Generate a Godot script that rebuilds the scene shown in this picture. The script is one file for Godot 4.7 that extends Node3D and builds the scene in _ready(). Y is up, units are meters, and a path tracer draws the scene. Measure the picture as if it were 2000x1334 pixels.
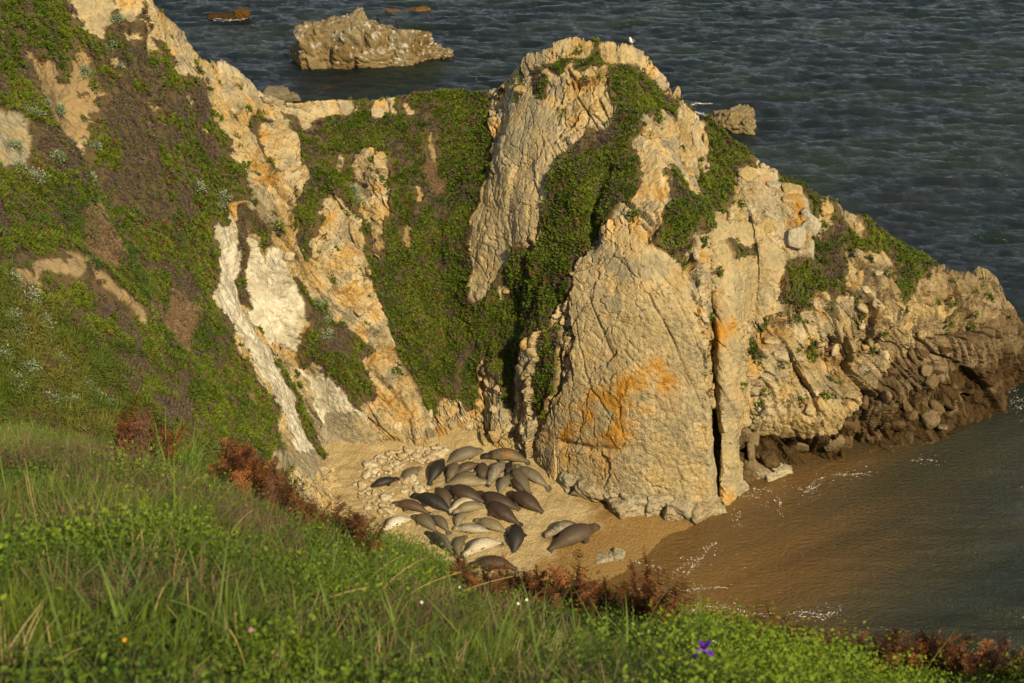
extends Node3D
# A sandstone cove seen from the cliff top: seals on the beach, a knoll, the sea behind.
# Tables of places and shapes come first (metres), then the code that builds from them.
# cliff control points, metres: for every station along the cliff seven points from the sea behind it over the crest down to the beach
const CLIFF := [
	[-56,28.5,-26,-46,27.8,-26,-40,27,-26,-27,22.5,-27,-16.5,13,-29,-7,0,-32,-6.14,-2,-32.27],
	[-54,30,-43,-44,29.3,-43,-38,28.5,-43,-27,25,-44,-16.3,13.5,-46.5,-8,0,-49,-7.14,-2,-49.26],
	[-49,30,-58,-39,29.3,-58,-33,28.5,-58,-24,23.5,-58,-16.5,12.5,-58,-9,0,-57.5,-8.1,-2,-57.44],
	[-30.16,-3,-75.82,-21.48,23.34,-68.99,-20.22,24.54,-68,-17.28,16.82,-65.13,-12.82,6.89,-62.26,-9.8,0,-59.79,-9.1,-2,-59.23],
	[-27.47,-3,-76.91,-20,20.61,-70.54,-18.79,21.81,-69.5,-15.62,15.01,-66.17,-12.48,6.36,-63.2,-8.53,0,-60.75,-7.77,-2,-60.27],
	[-25.49,-3,-77.95,-19,18.25,-72.07,-17.82,19.45,-71,-14.09,13.66,-67.34,-10.45,5.86,-64.07,-7.21,0,-61.38,-6.52,-2,-60.8],
	[-23.41,-3,-78.53,-17.76,16.21,-73.11,-16.6,17.41,-72,-12.64,12.56,-67.87,-8.86,5.13,-64.26,-5.84,0,-61.67,-5.16,-2,-61.09],
	[-21.89,-3,-79.63,-16.69,15.58,-74.16,-15.59,16.78,-73,-11.42,11.66,-68.55,-7.28,4.25,-64.65,-5.02,0,-61.87,-4.45,-2,-61.17],
	[-19.68,-3,-79.87,-15.16,14.06,-74.7,-14.11,15.26,-73.5,-10.22,10.6,-69.53,-6.24,3.52,-65.34,-4.2,0,-62.17,-3.71,-2,-61.41],
	[-16.68,-3,-80.62,-12.86,13.36,-75.3,-11.93,14.56,-74,-8.81,10.55,-69.66,-5.66,4.31,-65.67,-3.5,0,-62.27,-3.02,-2,-61.51],
	[-14,-3,-81.25,-10.71,13.35,-75.58,-9.91,14.55,-74.2,-7.4,10.51,-69.75,-5.09,4.83,-65.9,-2.94,0,-62.17,-2.49,-2,-61.39],
	[-10.7,-3,-81.75,-8.21,13.19,-75.78,-7.6,14.39,-74.3,-5.97,10.57,-69.62,-4.24,4.82,-65.92,-2.46,0,-61.97,-2.09,-2,-61.15],
	[-7.34,-3,-82.07,-5.66,13.35,-75.75,-5.25,14.55,-74.2,-4.25,10.69,-69.35,-3.25,4.92,-65.75,-1.95,0,-61.77,-1.67,-2,-60.92],
	[-4.46,-3,-82.18,-3.44,13.63,-75.58,-3.19,14.83,-74,-2.67,10.91,-68.87,-2.1,5.14,-65.36,-1.25,0,-61.48,-1.06,-2,-60.6],
	[-2.14,-3,-81.92,-1.57,14.03,-75.09,-1.44,15.23,-73.5,-1.25,11.28,-68.04,-0.97,5.59,-64.56,-0.41,0,-61.09,-0.27,-2,-60.2],
	[-1.49,-3,-81.55,-0.86,14.33,-74.59,-0.71,15.53,-73,-0.41,11.73,-67.05,0,6.14,-63.58,0.41,0,-60.6,0.54,-2,-59.71],
	[-0.9,-3,-80.97,-0.16,15.28,-73.59,0,16.48,-72,0.27,12.36,-65.65,0.8,6.36,-62.11,1.22,0,-59.79,1.39,-2,-58.91],
	[0.39,-3,-80.59,0.98,16.61,-72.6,1.1,17.81,-71,1.57,13.01,-64.2,1.82,7.36,-60.36,2.01,0,-58.63,2.11,-2,-57.74],
	[2.07,-3,-80.46,2.39,17.4,-72.1,2.45,18.6,-70.5,3.08,13.12,-62.72,2.82,7.43,-59.21,2.93,0,-57.95,3,-2,-57.05],
	[3.94,-3,-80.26,4.04,17.61,-71.8,4.06,18.81,-70.2,4.56,13.11,-61.53,4.3,7.92,-58.37,4.21,0,-57.06,4.15,-2,-56.16],
	[5.17,-3,-79.99,5.37,17.46,-71.6,5.41,18.66,-70,6,13.27,-60.61,5.98,8.18,-57.43,5.73,0,-56.18,5.55,-2,-55.3],
	[6.25,-3,-79.75,6.69,16.95,-71.6,6.78,18.15,-70,7.49,12.87,-60.3,7.71,8.03,-57.2,7.54,-0.3,-55.94,7.43,-2.3,-55.05],
	[7.42,-3,-79.3,8.06,15.99,-71.59,8.19,17.19,-70,8.77,12.55,-60.38,9.21,7.99,-57.27,9.36,-0.4,-55.86,9.46,-2.4,-54.96],
	[7.6,-3,-79.06,8.51,15.53,-71.59,8.71,16.73,-70,9.39,12.33,-60.83,9.67,7.68,-57.79,10.4,-0.5,-56.2,10.78,-2.5,-55.39],
	[8.09,-3,-78.83,9.05,15.04,-71.59,9.26,16.24,-70,10.11,10.76,-63.74,10.52,5.24,-61.89,10.8,-0.5,-58.41,10.87,-2.5,-57.52],
	[8.98,-3,-78.62,9.57,14.46,-71.59,9.71,15.66,-70,10.14,11.22,-62.51,10.27,7.02,-58.89,10.83,-0.5,-56.85,11.07,-2.5,-55.99],
	[9.3,-3,-78.22,10.16,13.67,-71.59,10.37,14.87,-70,11.22,10.88,-62.62,11.33,6.39,-59.35,11.98,-0.5,-57.69,12.31,-2.5,-56.85],
	[10.12,-3,-77.8,10.95,13.16,-71.39,11.16,14.36,-69.8,12.39,9.73,-64.21,12.33,4.39,-61.63,12.56,-0.5,-59.05,12.64,-2.5,-58.16],
	[11.11,-3,-77.31,11.77,12.69,-71.09,11.93,13.89,-69.5,13.42,9.51,-64.16,12.95,4.22,-61.5,13.02,-0.5,-59.24,13.05,-2.5,-58.34],
	[13.63,-3,-76.31,14.06,11.53,-70.6,14.18,12.73,-69,15.11,8.88,-64.21,14.68,3.91,-62.01,14.88,-0.5,-59.8,14.96,-2.5,-58.9],
	[15.96,-3,-75.23,16.34,10.24,-70.1,16.45,11.44,-68.5,17.13,7.92,-64.29,16.95,3.47,-62.19,17.05,-0.5,-60.41,17.1,-2.5,-59.51],
	[18.4,-3,-74.17,18.65,8.97,-69.6,18.74,10.17,-68,18.9,6.95,-64.38,19.06,2.83,-62.71,19.12,-0.5,-61.03,19.15,-2.5,-60.14],
	[21.1,-3,-73.62,21.13,7.73,-69.6,21.15,8.93,-68,21.01,6.16,-64.68,21.18,2.47,-63.28,21.2,-0.5,-61.62,21.21,-2.5,-60.72],
	[23.61,-3,-72.95,23.63,6.24,-69.6,23.63,7.44,-68,23.42,4.89,-65.23,23.6,1.92,-64.17,23.65,-0.5,-62.96,23.69,-2.5,-62.06],
	[25.94,-3,-73.06,25.93,5.37,-70.1,25.92,6.57,-68.5,25.69,4.45,-66.01,25.9,1.91,-65.26,25.9,-0.5,-64.35,25.89,-2.5,-63.45],
	[26.73,-3,-73.28,27.19,4.89,-70.58,27.45,6.09,-69,27.56,3.83,-67.1,27.92,1.76,-66.61,27.97,-0.5,-65.94,28.04,-2.5,-65.04],
	[28.56,-3,-73.1,28.88,2.28,-71.57,29.21,3.48,-70,29.38,2.23,-68.71,29.71,0.69,-68.38,29.64,-0.5,-67.92,29.49,-2.5,-67.04],
	[31.86,-3,-73.27,31.89,0.23,-72.6,31.94,1.43,-71,31.84,0.83,-69.91,31.85,0.17,-69.55,32.01,-0.5,-69.18,32.37,-2.5,-68.36],
	[35.2,-3,-74.23,35.07,-1.26,-73.57,34.75,-0.76,-72,34.33,-0.57,-70.78,34.3,-0.69,-70.37,34.33,-0.8,-69.96,34.39,-2.8,-69.07],
]
# ground cover of the cliff: kind, then outline in cliff coordinates (station, way down)
const COVER := [
	[2, [1.62,2,3,2,3.3,2.27,3.25,2.47,4.13,2.36,4.06,2.51,5.08,2.41,4.99,2.64,5.13,2.78,4.6,3.09,4.44,3.25,3.69,3.33,2.89,3.6,2.71,3.77,2.52,4.01,2.3,4.15,2.15,4.29,2.05,4.45,2.07,4.56,1.83,4.64,1.72,4.73,1.31,4.65,0.8,4.54,0.19,4.07,0,3.3]],
	[1, [2.25,2,2.88,2,2.78,2.4,2.75,2.59,2.93,2.52,2.95,2.59,2.76,2.72,2.65,2.88,2.68,2.73,2.48,3.02,2.43,3.01,2.5,2.86,2.38,2.88,2.14,3.15,2.07,3.11,1.46,3.04]],
	[1, [2.35,3.28,2.5,3.17,2.43,3.31,2.27,3.45,2.2,3.56,2.05,3.61,2.15,3.51]],
	[1, [3.03,2.97,3.89,2.76,3.87,2.91,3.96,3.1,4.9,2.91,4.6,3.09,3.82,3.3,2.89,3.6,2.71,3.77,2.52,4.01,2.3,4.15,2.12,4.16,2.31,3.99,2.08,3.99,2.08,3.87,2.26,3.77,2.61,3.57,2.85,3.42,3.07,3.22,3.01,3.1]],
	[1, [1.53,3.49,1.68,3.53,1.8,3.62,2.06,3.63,2.09,3.7,2.28,3.72,2.13,3.87,1.86,3.97,1.89,4.06,1.59,4.1,1.9,4.23,2.15,4.29,2.05,4.45,2.07,4.56,1.83,4.64,1.72,4.73,1.2,4.45,1.28,4.11,1.34,3.84,1.38,3.76,1.28,3.68,1.29,3.59]],
	[1, [1.21,3.75,1.31,3.78,1.3,3.83,1.27,3.9,1.18,3.86,1.11,3.8,1.13,3.77]],
	[6, [0.72,3.12,1.26,3.69,1.1,3.79,1.16,3.87,1.22,3.99,1.13,4.14,1.12,4.33,0.97,4.5,0.32,4.26,0,3.55]],
	[2, [1.21,3.86,1.28,3.94,1.28,4.11,1.25,4.23,1.17,4.36,0.99,4.22,1.08,4.06,1.15,3.92]],
	[1, [1.34,4.05,1.39,4.15,1.37,4.34,1.36,4.51,1.14,4.4,1.22,4.27,1.25,4.12]],
	[7, [1.68,3.73,1.85,3.75,1.85,3.82,1.79,3.91,1.66,3.94,1.53,3.86,1.53,3.78]],
	[7, [1.63,4.06,1.91,4.1,2.05,4.16,1.87,4.22,1.63,4.21,1.56,4.15,1.54,4.09]],
	[7, [1.73,4.44,1.86,4.48,1.77,4.53,1.72,4.6,1.58,4.57,1.58,4.51]],
	[4, [2.41,2.88,2.46,2.88,2.42,2.99,2.42,3.03,2.48,3.02,2.65,2.75,2.67,2.75,2.64,2.89,2.6,2.99,2.44,3.21,2.24,3.42,2.01,3.61,1.95,3.62,1.97,3.55,2.08,3.44,2.16,3.33,2.18,3.22]],
	[9, [2.82,2.25,3.03,2.18,2.97,2.38,2.87,2.5,2.8,2.57,2.76,2.56,2.75,2.48]],
	[0, [3.01,2.25,3.3,2.27,3.15,2.39,3.01,2.43,2.98,2.37]],
	[0, [3,2.48,3.09,2.51,3.08,2.55,2.97,2.57]],
	[0, [3.21,2.39,3.27,2.49,3.39,2.51,3.15,2.6,3.11,2.54]],
	[8, [1.78,3.27,1.83,3.35,1.95,3.31,1.83,3.42,1.72,3.5,1.62,3.52,1.47,3.45]],
	[4, [1.17,3.68,1.28,3.7,1.35,3.75,1.36,3.81,1.31,3.81,1.27,3.77,1.18,3.76,1.14,3.77,1.07,3.75,1.11,3.71]],
	[4, [1.35,3.8,1.37,3.81,1.38,3.92,1.37,4.05,1.33,4.04,1.33,3.91]],
	[0, [2.8,2.76,2.84,2.71,2.88,2.7,2.86,2.75,2.81,2.79]],
	[0, [3.07,2.77,3.14,2.73,3.24,2.72,3.21,2.77,3.1,2.8]],
	[0, [2.75,3.09,2.8,3.03,2.85,3.03,2.82,3.07,2.76,3.11]],
	[0, [4.22,2.79,4.39,2.75,4.54,2.74,4.47,2.78,4.27,2.81]],
	[0, [2.5,3.36,2.56,3.31,2.6,3.3,2.57,3.34,2.5,3.38]],
	[0, [2.26,3.38,2.31,3.34,2.34,3.33,2.31,3.37,2.26,3.4]],
	[0, [3.8,2.72,4.14,2.63,4.38,2.61,4.26,2.67,3.96,2.73]],
	[0, [2.9,2.92,2.95,2.89,2.98,2.89,2.96,2.92,2.92,2.94]],
	[9, [14.19,2.71,15.35,2.29,16.5,2.16,17.53,2.23,17.82,2.65,17.14,2.86,16.87,3.16,15.42,3.33,15.29,3.5,14.23,3.73,13.47,3.77,13.17,3.51,13.25,3.26,13.78,2.96]],
	[9, [25.54,2.76,27.7,2.7,28.6,2.87,28.34,3.16,28.74,3.36,26.51,3.61,24.14,3.62,22.06,3.25]],
	[9, [24.87,3.53,26.1,3.56,26.07,4.03,26.24,5.01,25.07,4.88,24.83,4.22]],
	[3, [3.69,3.33,3.02,3.5,2.79,3.68,2.62,3.91,2.37,4.12,2.29,4.23,2.18,4.39,2.18,4.48,2.04,4.57,1.93,4.69,1.8,4.76,3.52,5.09,3.43,4.92,3.23,4.61,3.04,4.42,3.03,4.24,2.79,4.15,2.78,4.05,3.09,3.76,3.77,3.56,4.03,3.39]],
	[3, [4.15,3.45,3.99,3.63,3.24,3.75,2.97,3.9,2.95,4.03,3.61,4.09,4.2,4.16,4.54,4,4.76,3.92,4.97,3.82,4.88,3.67,4.77,3.54,4.55,3.53,4.29,3.61,4.32,3.48]],
	[3, [4.26,4.27,4.13,4.39,3.94,4.54,3.7,4.78,3.51,5.05,5.02,5.06,5.11,4.87,5.12,4.67,4.88,4.58,4.69,4.49,4.59,4.37,4.62,4.27,4.32,4.36,4.38,4.27]],
	[8, [3.73,4.69,4.8,4.62,5.2,4.88,4.98,5.09,4.03,5.11,3.32,5.06]],
	[8, [1.83,4.64,2.06,4.75,3.27,5.02,1.99,4.9,1.42,4.65,1.29,4.51,1.48,4.55]],
	[1, [2.8,4.16,3.03,4.15,3.29,4.29,3.35,4.48,3.47,4.67,3.36,4.87,3.35,5.08,2.32,4.87,2.46,4.71,2.7,4.53,2.89,4.3]],
	[2, [4.34,3.27,4.52,3.32,4.76,3.37,4.58,3.51,4.39,3.53,4.42,3.43,4.27,3.43,3.94,3.63,2.98,3.86,2.9,3.88,3.09,3.71,3.85,3.52,4,3.38]],
	[2, [4.86,3.67,5.15,3.7,5.23,3.81,5.66,3.85,6.1,3.95,6.43,4.04,6.37,4.1,5.94,4.19,5.86,4.34,5.63,4.54,4.87,4.59,4.62,4.49,4.59,4.37,4.62,4.22,4.31,4.26,4.17,4.19,4.24,4.11,4.61,4.01,4.87,3.86,4.88,3.73]],
	[1, [4.68,4.19,5.26,4.18,5.77,4.26,5.69,4.43,5.55,4.53,4.9,4.57,4.64,4.48,4.62,4.35]],
	[2, [5.99,3.7,6.85,3.69,7.35,3.72,7.36,3.82,6.66,3.83,6.16,3.77]],
	[2, [7.7,2.17,7.76,2.26,6.86,2.61,6.24,2.87,6.06,2.96,6.05,2.82,6.29,2.64,6.88,2.45]],
	[1, [8.41,2.09,8.36,2.39,7.9,2.64,7.71,2.76,6.88,2.97,6.07,3.2,5.68,3.43,5.62,3.56,5.73,3.67,6.1,3.73,6.85,3.69,7.88,3.54,7.56,3.64,7.36,3.82,7.39,3.97,7.43,4.15,7.65,4.34,7.71,4.52,8.19,4.7,8.71,4.68,10.21,4.55,11.37,4.54,11.47,4.67,12.37,4.62,12.85,4.48,13.29,4.32,13.84,4.3,14.31,4.46,14.66,4.66,14.91,4.49,15.17,4.29,15.96,4.08,17.01,3.92,17.28,3.76,17.89,3.58,18.17,3.28,18.49,3.1,19.17,2.99,19.57,2.84,20.07,2.86,20.31,2.68,20.23,2.56,20.87,2.39,21.57,2.26,22.46,2.06,21.75,2,21,2,20.25,2,20,2,19.64,2.08,19.82,2.16,19.85,2.25,19.59,2.33,19.74,2.39,19.48,2.46,18.75,2.5,18.29,2.57,17.9,2.65,17.66,2.63,17.43,2.75,17.14,2.86,16.91,3,16.77,3.16,16.65,3.27,15.42,3.33,15.29,3.5,14.23,3.71,13.47,3.76,13.31,3.59,13.17,3.38,13.44,3.13,13.89,2.96,14.19,2.71,14.61,2.5,13.98,2.3,14.37,2.01,13.12,2,12.38,2,11.74,2.01,11.25,2,10.96,2.1,10.62,2,10.37,2.04,9.91,2.13,9.22,2.22,8.8,2.33,8.69,2.14]],
	[2, [8.51,2.13,8.69,2.14,8.8,2.33,9.52,2.23,9.11,2.5,8.39,2.74,7.89,2.77,6.88,3.08,6.24,3.26,6.95,3,7.68,2.79,8.23,2.53]],
	[0, [5.87,3.44,6.41,3.34,6.01,3.59,6.9,3.67,7.95,3.55,7.51,3.81,7.11,3.91,6.29,3.94,5.64,3.85,5.3,3.74,5.16,3.59]],
	[2, [10.81,2.37,11.48,2.37,11.48,2.59,10.98,2.68,10.87,2.54]],
	[7, [11.86,2.55,12.24,2.56,12.27,2.76,12.48,2.8,12.19,2.91,11.91,2.87]],
	[2, [11.5,2.69,11.88,2.87,12.12,2.93,11.72,3.05,11.28,3.18,11.18,3.09,11.49,2.91]],
	[2, [18.29,2.57,18.75,2.49,19.48,2.46,19.74,2.39,19.98,2.44,19.21,2.58,18.5,2.63,17.99,2.65]],
	[2, [21.39,2.24,22.73,2.04,23.55,2.05,22.01,2.26,21.43,2.3]],
	[0, [8.04,2.9,8.45,2.9,8.7,2.98,8.86,3.06,9,3.17,8.78,3.31,8.38,3.46,7.81,3.6,6.85,3.69,6.12,3.68,5.79,3.64,6.07,3.46,6.53,3.28,7.26,3.14]],
	[0, [9.92,2.57,10.43,2.53,10.81,2.56,10.77,2.73,10.75,2.86,10.34,3.09,9.66,3.32,9.09,3.43,9.27,3.27,9.2,3.14,9.24,3,9.51,2.78]],
	[0, [9.35,2.55,9.5,2.54,9.46,2.64,9.23,2.73,9.04,2.71]],
	[4, [12.22,2.35,12.36,2.36,12.22,2.6,12.08,2.55]],
	[4, [10.75,3.13,11,3.18,10.84,3.3,10.56,3.3]],
	[0, [11.55,2.82,11.75,2.82,11.71,2.93,11.51,2.95]],
	[0, [14.67,3.72,15.17,3.69,15.12,3.77,14.64,3.79]],
	[0, [9.18,2.12,9.38,2,9.5,2,9.49,2.1]],
	[0, [10.36,2.08,10.5,2,10.5,2,10.6,2.04]],
	[0, [11.16,2.11,11.25,2,11.38,2,11.39,2.09]],
	[0, [11.62,2.13,11.75,2,11.75,2,11.8,2.11]],
	[1, [17.62,2,18,2,18.38,2,18.5,2,18.31,2.1,18.02,2.18,17.79,2.07,17.62,2]],
	[1, [18.5,2.02,19,2,19.5,2,19.79,2.01,19.34,2.11,18.7,2.14,18.47,2.1]],
	[2, [17,2,17.52,2,17.64,2.2,17.31,2.3,16.82,2.24]],
	[1, [17.4,2.08,17.75,2.16,17.55,2.27,17.33,2.26]],
	[1, [19.71,2.16,20.23,2.14,20.05,2.29,19.76,2.36,19.65,2.3]],
	[1, [21.22,2.66,21.47,2.68,21.88,2.61,22.16,2.62,22.31,2.72,25.09,2.46,26.18,2.25,26.17,2.05,25.38,2,24.38,2,25.62,2,27.62,2,28.5,2,28.88,2,27.89,2.26,27.2,2.43,26.62,2.57,25.72,2.72,24.74,2.83,22.08,2.94,21.34,3.09,21.18,3,20.6,3.14,20.3,3.21,20.38,3.08,20.86,2.94,21.12,2.84,21.01,2.77]],
	[2, [21.35,2.62,21.95,2.57,22.31,2.64,21.68,2.77,21.3,2.76]],
	[0, [22.13,2.58,23.27,2.53,23.88,2.55,22.97,2.69,22.14,2.71]],
	[1, [21.22,2.99,21.57,2.98,21.63,3.12,21.42,3.23,21.29,3.13]],
	[1, [25.78,2.92,26.66,2.86,27.3,2.89,26.97,2.97,25.87,3]],
	[1, [23.41,3.2,25.03,3.2,25.2,3.32,24.92,3.42,23.75,3.33]],
	[1, [26.47,3.77,27.61,3.67,28.13,3.75,27.54,3.78,26.85,3.81]],
	[1, [19.24,3.1,19.52,3.09,19.47,3.24,19.28,3.23]],
	[1, [16.72,4.15,17.39,4.08,17.37,4.32,16.92,4.48,16.39,4.54,16.55,4.32]],
	[1, [14.75,2.69,15.16,2.68,15.11,2.77,14.76,2.77]],
	[2, [16.88,4,17.4,3.9,17.53,4.07,16.72,4.15]],
	[9, [18.33,3.19,19.33,3.02,20.31,3.05,21.49,3.09,21.65,3.35,22.07,3.75,22.37,4.2,25.02,4.84,23.06,5.07,19.71,5.13,17.46,5.02,16.01,4.97,16.61,4.6,18.2,4.14,18.28,4,17.83,3.7]],
	[10, [27.91,2.25,29,2,29.44,2,29.94,2,29.79,2.41,29.55,2.74,29.09,2.81,28.15,2.83,27.7,2.7,26.71,2.67,27,2.48]],
	[1, [28.5,2,29,2,30,2,31,2,31.88,2,32.88,2,33.03,2,32.59,2.36,32.43,2.64,32.15,2.84,32,3.04,31.8,2.9,31.7,2.68,31.87,2.47,31.78,2.3,31.59,2.27,31.3,2.4,31.18,2.36,30.81,2.44,30.51,2.61,30.46,2.87,30.14,3.09,29.99,3.27,29.7,3.21,29.56,3.12,29.5,3.23,29.31,3.32,29.02,3.29,28.78,3.26,28.51,3.14,28.36,3.02,28.57,2.91,29.09,2.81,29.55,2.74,29.82,2.41,29.89,2.17,29.61,2.06,29.23,2.06]],
	[2, [30.03,2.65,30.44,2.47,30.48,2.66,30.14,3.09,29.91,3.07]],
	[0, [30.17,2.12,30.48,2,30.45,2.24,30.12,2.48,30.03,2.41]],
	[0, [30.62,2,30.88,2,31.12,2,31.08,2.22,30.84,2.19]],
	[0, [29.59,3.07,29.88,3.02,29.89,3.18,29.63,3.24]],
	[5, [26.57,4.58,28.23,4.48,28.97,4.62,29.75,4.59,30.28,4.5,30.86,4.07,31.43,3.75,32.13,3.55,32.53,3.17,33.34,2.98,34.27,2.91,36.12,2.06,38,2,38,6,36.23,5.57,34.02,5.26,31.15,5.39,28.37,5.38,26.24,5.01]],
]
# ochre stains and lichen: strength, softness in grid steps, outline
const STAINS := [
	[1.25, 12, [17.5,4.56,18.22,4.4,18.73,4.32,19.27,4.26,19.69,4.18,20.1,4.15,20.25,4.18,19.92,4.28,19.88,4.35,19.98,4.44,19.79,4.55,19.43,4.62,18.6,4.63,17.77,4.64]],
	[0.9, 10, [19.38,4.06,19.66,4.05,19.78,4.14,19.62,4.2,19.44,4.16]],
	[0.9, 14, [20.42,3.98,20.84,3.93,21.16,4.07,21.19,4.23,20.93,4.35,20.62,4.27,20.73,4.14]],
	[0.7, 14, [21.3,3.96,21.89,3.92,22.06,4.07,21.47,4.16]],
	[0.4, 16, [17.34,4.7,18.78,4.68,19.75,4.64,19.64,4.79,17.76,4.82]],
	[0.7, 10, [28.83,2.12,29.62,2,29.64,2.34,29.51,2.61,28.84,2.76,28.73,2.56,29.07,2.32,28.71,2.3]],
	[0.6, 10, [28.47,2.84,28.92,2.74,28.9,2.87,28.49,2.92]],
	[0.9, 10, [23.31,3.64,25.94,3.52,26.1,3.9,23.84,4]],
	[0.4, 20, [18.11,2.18,19.58,2.03,19.39,2.34,18.4,2.53,17.93,2.48]],
	[0.4, 20, [5.63,2.34,7.85,2.22,6.69,2.84,5.78,3.23,5.13,3.22,5.47,2.8]],
	[0.5, 14, [5.78,3.23,6.23,3.19,5.86,3.47,5.25,3.59]],
	[0.5, 16, [19.82,4.17,20.42,4.02,20.73,4.14,20.56,4.3,20.08,4.32]],
	[0.6, 16, [18.75,4.4,20.08,4.32,20.28,4.49,19.59,4.61,18.42,4.64]],
	[0.35, 30, [6.48,3.92,7.03,4.17,7.02,4.99,5.29,5.07,5.73,4.43]],
]
# ribs, gullies and cracks: height in metres, half width, line in metres, then its range of stations and ways down
const RIBS := [
	[0.5, 1, [1.19,6.49,-61.34,0.94,3.8,-61.16,0.82,1.22,-60.65], [14.1,17.88,3.66,5.14]],
	[0.6, 0.9, [-0.89,3.31,-63.25,-0.83,1.76,-62.33,-0.78,0.58,-61.6], [12.28,15.25,4.02,5.21]],
	[-0.4, 0.5, [0.08,4.68,-62.84,0.08,2.12,-61.78,0.22,0.64,-61.02], [13.93,15.83,3.99,5.1]],
	[-0.4, 0.6, [-1.82,2.4,-63.39,-1.95,0.79,-62.3], [11.3,13.83,4.22,5.07]],
	[0.5, 1.5, [-0.14,14.37,-69.19,-0.69,11.54,-67.46,-1.25,8.45,-66.26,-1.53,7.08,-65.88], [11.46,17.84,2.01,4.23]],
	[-0.5, 1, [2.09,13.97,-64.6,1.05,11.06,-63.44,-0,7.16,-63.99], [13.58,18.89,2.46,4.21]],
	[1, 1.3, [-9.53,10.54,-69.67,-9.07,8.68,-68.31,-8.7,7.31,-66.66], [5.44,10.4,2.53,3.99]],
	[0.9, 0.8, [-7.81,12.23,-71.48,-7.54,10.51,-69.75,-7.38,8.89,-68.52], [8.19,11.58,2.32,3.62]],
	[-0.7, 0.7, [-8.56,11.18,-70.32,-8.01,9.61,-68.99,-7.43,7.94,-67.9], [7.88,10.57,2.57,3.72]],
	[-0.7, 0.8, [-11.73,12.83,-71.51,-11.37,11.31,-67.96,-10.74,8.69,-65.8,-9.94,7.15,-65.16], [4.64,9.44,2.26,4.04]],
	[1, 1.2, [-14.24,14.55,-68.75,-12.8,11.39,-66.47,-12.39,9.52,-65.35], [3.06,7.38,2.31,3.98]],
	[-0.8, 0.9, [-13.64,14.55,-71,-12.78,12.78,-68.03], [4.64,8.43,2.16,3.31]],
	[0.8, 1, [-12.55,13.42,-71.58,-11.87,12.32,-69.1], [5.55,9.34,2.14,3.27]],
	[-0.8, 1, [-14.08,9.85,-63.5,-12.82,6.89,-62.26,-10.91,3.33,-61.91,-9.57,0.37,-60.46], [1.5,5.3,3.27,5.3]],
	[0.8, 1.2, [-12,8.51,-64.94,-10.97,5.97,-63.88,-8.57,2.58,-62.59], [2.98,6.82,3.24,4.93]],
	[-0.7, 0.7, [-11.21,4.9,-63.01,-10.13,2.47,-61.73,-8.53,0.11,-60.83], [2.92,5.45,3.88,5.27]],
	[1, 1.4, [-7.55,4.75,-64.92,-6.42,2.42,-63.37,-5.02,0.27,-62.08], [4.81,9.16,3.43,5.41]],
	[1, 1.6, [-18.17,15.76,-50.88,-16.11,12.9,-51.39,-13.39,8.65,-52.08,-11.55,5.39,-53.17], [-0.93,3.72,3.27,5.1]],
	[-0.9, 1.6, [-16.46,12.73,-55.72,-14.42,9.6,-55.5,-12.33,6.18,-55.49], [-0.58,4.02,3.48,5.04]],
	[-1, 1.8, [-20.55,19.7,-60.95,-19.37,17.3,-58.71,-18.14,15.18,-58.25], [-0.51,4.88,2.59,4.37]],
	[0.9, 1.5, [-21.19,20.27,-59.4,-20.24,18.55,-57.5], [-0.2,4.3,2.74,4.03]],
	[1, 1.4, [12.53,11.88,-66.72,12.56,10.71,-65.37,12.89,9.49,-64.21], [25.37,29.79,2.06,3.51]],
	[1, 1.2, [15.19,11.45,-67.66,15.23,10.03,-65.54], [27.4,31.1,1.88,3.15]],
	[-0.8, 0.8, [16.65,10.82,-67.72,16.32,9.08,-65.02,15.96,7.4,-63.55], [28.19,31.27,1.92,3.57]],
	[-1.4, 0.7, [12.99,1.28,-60.09,14.72,0.74,-60.4,16.46,0.02,-60.48], [26.91,30.85,4.28,5.14]],
	[-1.3, 0.6, [15.91,4.84,-62.56,18.13,3.52,-62.63,21,5.69,-64.39], [28.54,32.97,2.87,4.16]],
	[1, 1.2, [14.07,5.03,-62.25,15.27,2.87,-61.62,16.15,1.06,-60.9], [26.89,31.38,3.36,5.02]],
	[1, 1, [12.43,4.61,-61.89,12.96,3,-60.91], [25.65,29.53,3.55,4.62]],
	[-0.9, 0.5, [11.95,5.72,-61.09,13.17,6.22,-62.35,14.29,6.57,-62.82], [25.75,29.5,3.27,4.13]],
	[-1.2, 0.8, [19.41,-0.19,-61.27,20.58,0.39,-61.9,21.83,0.13,-62.27], [29.9,33.51,4.35,5.21]],
	[0.8, 1, [19.02,8.16,-65.62,19.2,6.9,-64.47], [29.59,32.65,2.28,3.36]],
	[1.2, 0.9, [17.57,2.12,-61.77,19.37,2.27,-62.55,22.11,2.8,-63.81], [28.91,33.77,3.47,4.64]],
	[-0.9, 0.5, [22.28,5.16,-64.75,23.92,5.02,-65.58,26.59,4.43,-66.61], [31.68,35.32,2.66,3.34]],
	[0.9, 0.8, [19.89,7.61,-65.48,21.01,5.44,-64.26], [30.25,33.23,2.38,3.53]],
	[-0.8, 0.45, [4.89,15.11,-63.9,3.83,13.31,-62.3,3.81,12.35,-61.36], [17.71,20.1,2.46,3.37]],
	[0.7, 1.2, [7,15.58,-64.77,8.09,13.59,-61.7], [19.12,23.27,2.11,3.26]],
	[-0.3, 0.2, [2.51,2.08,-58.53,3.65,2.41,-57.77,4.65,2.66,-57.17,6.38,3.35,-56.48], [17.17,20.76,4.4,4.83]],
]
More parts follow.
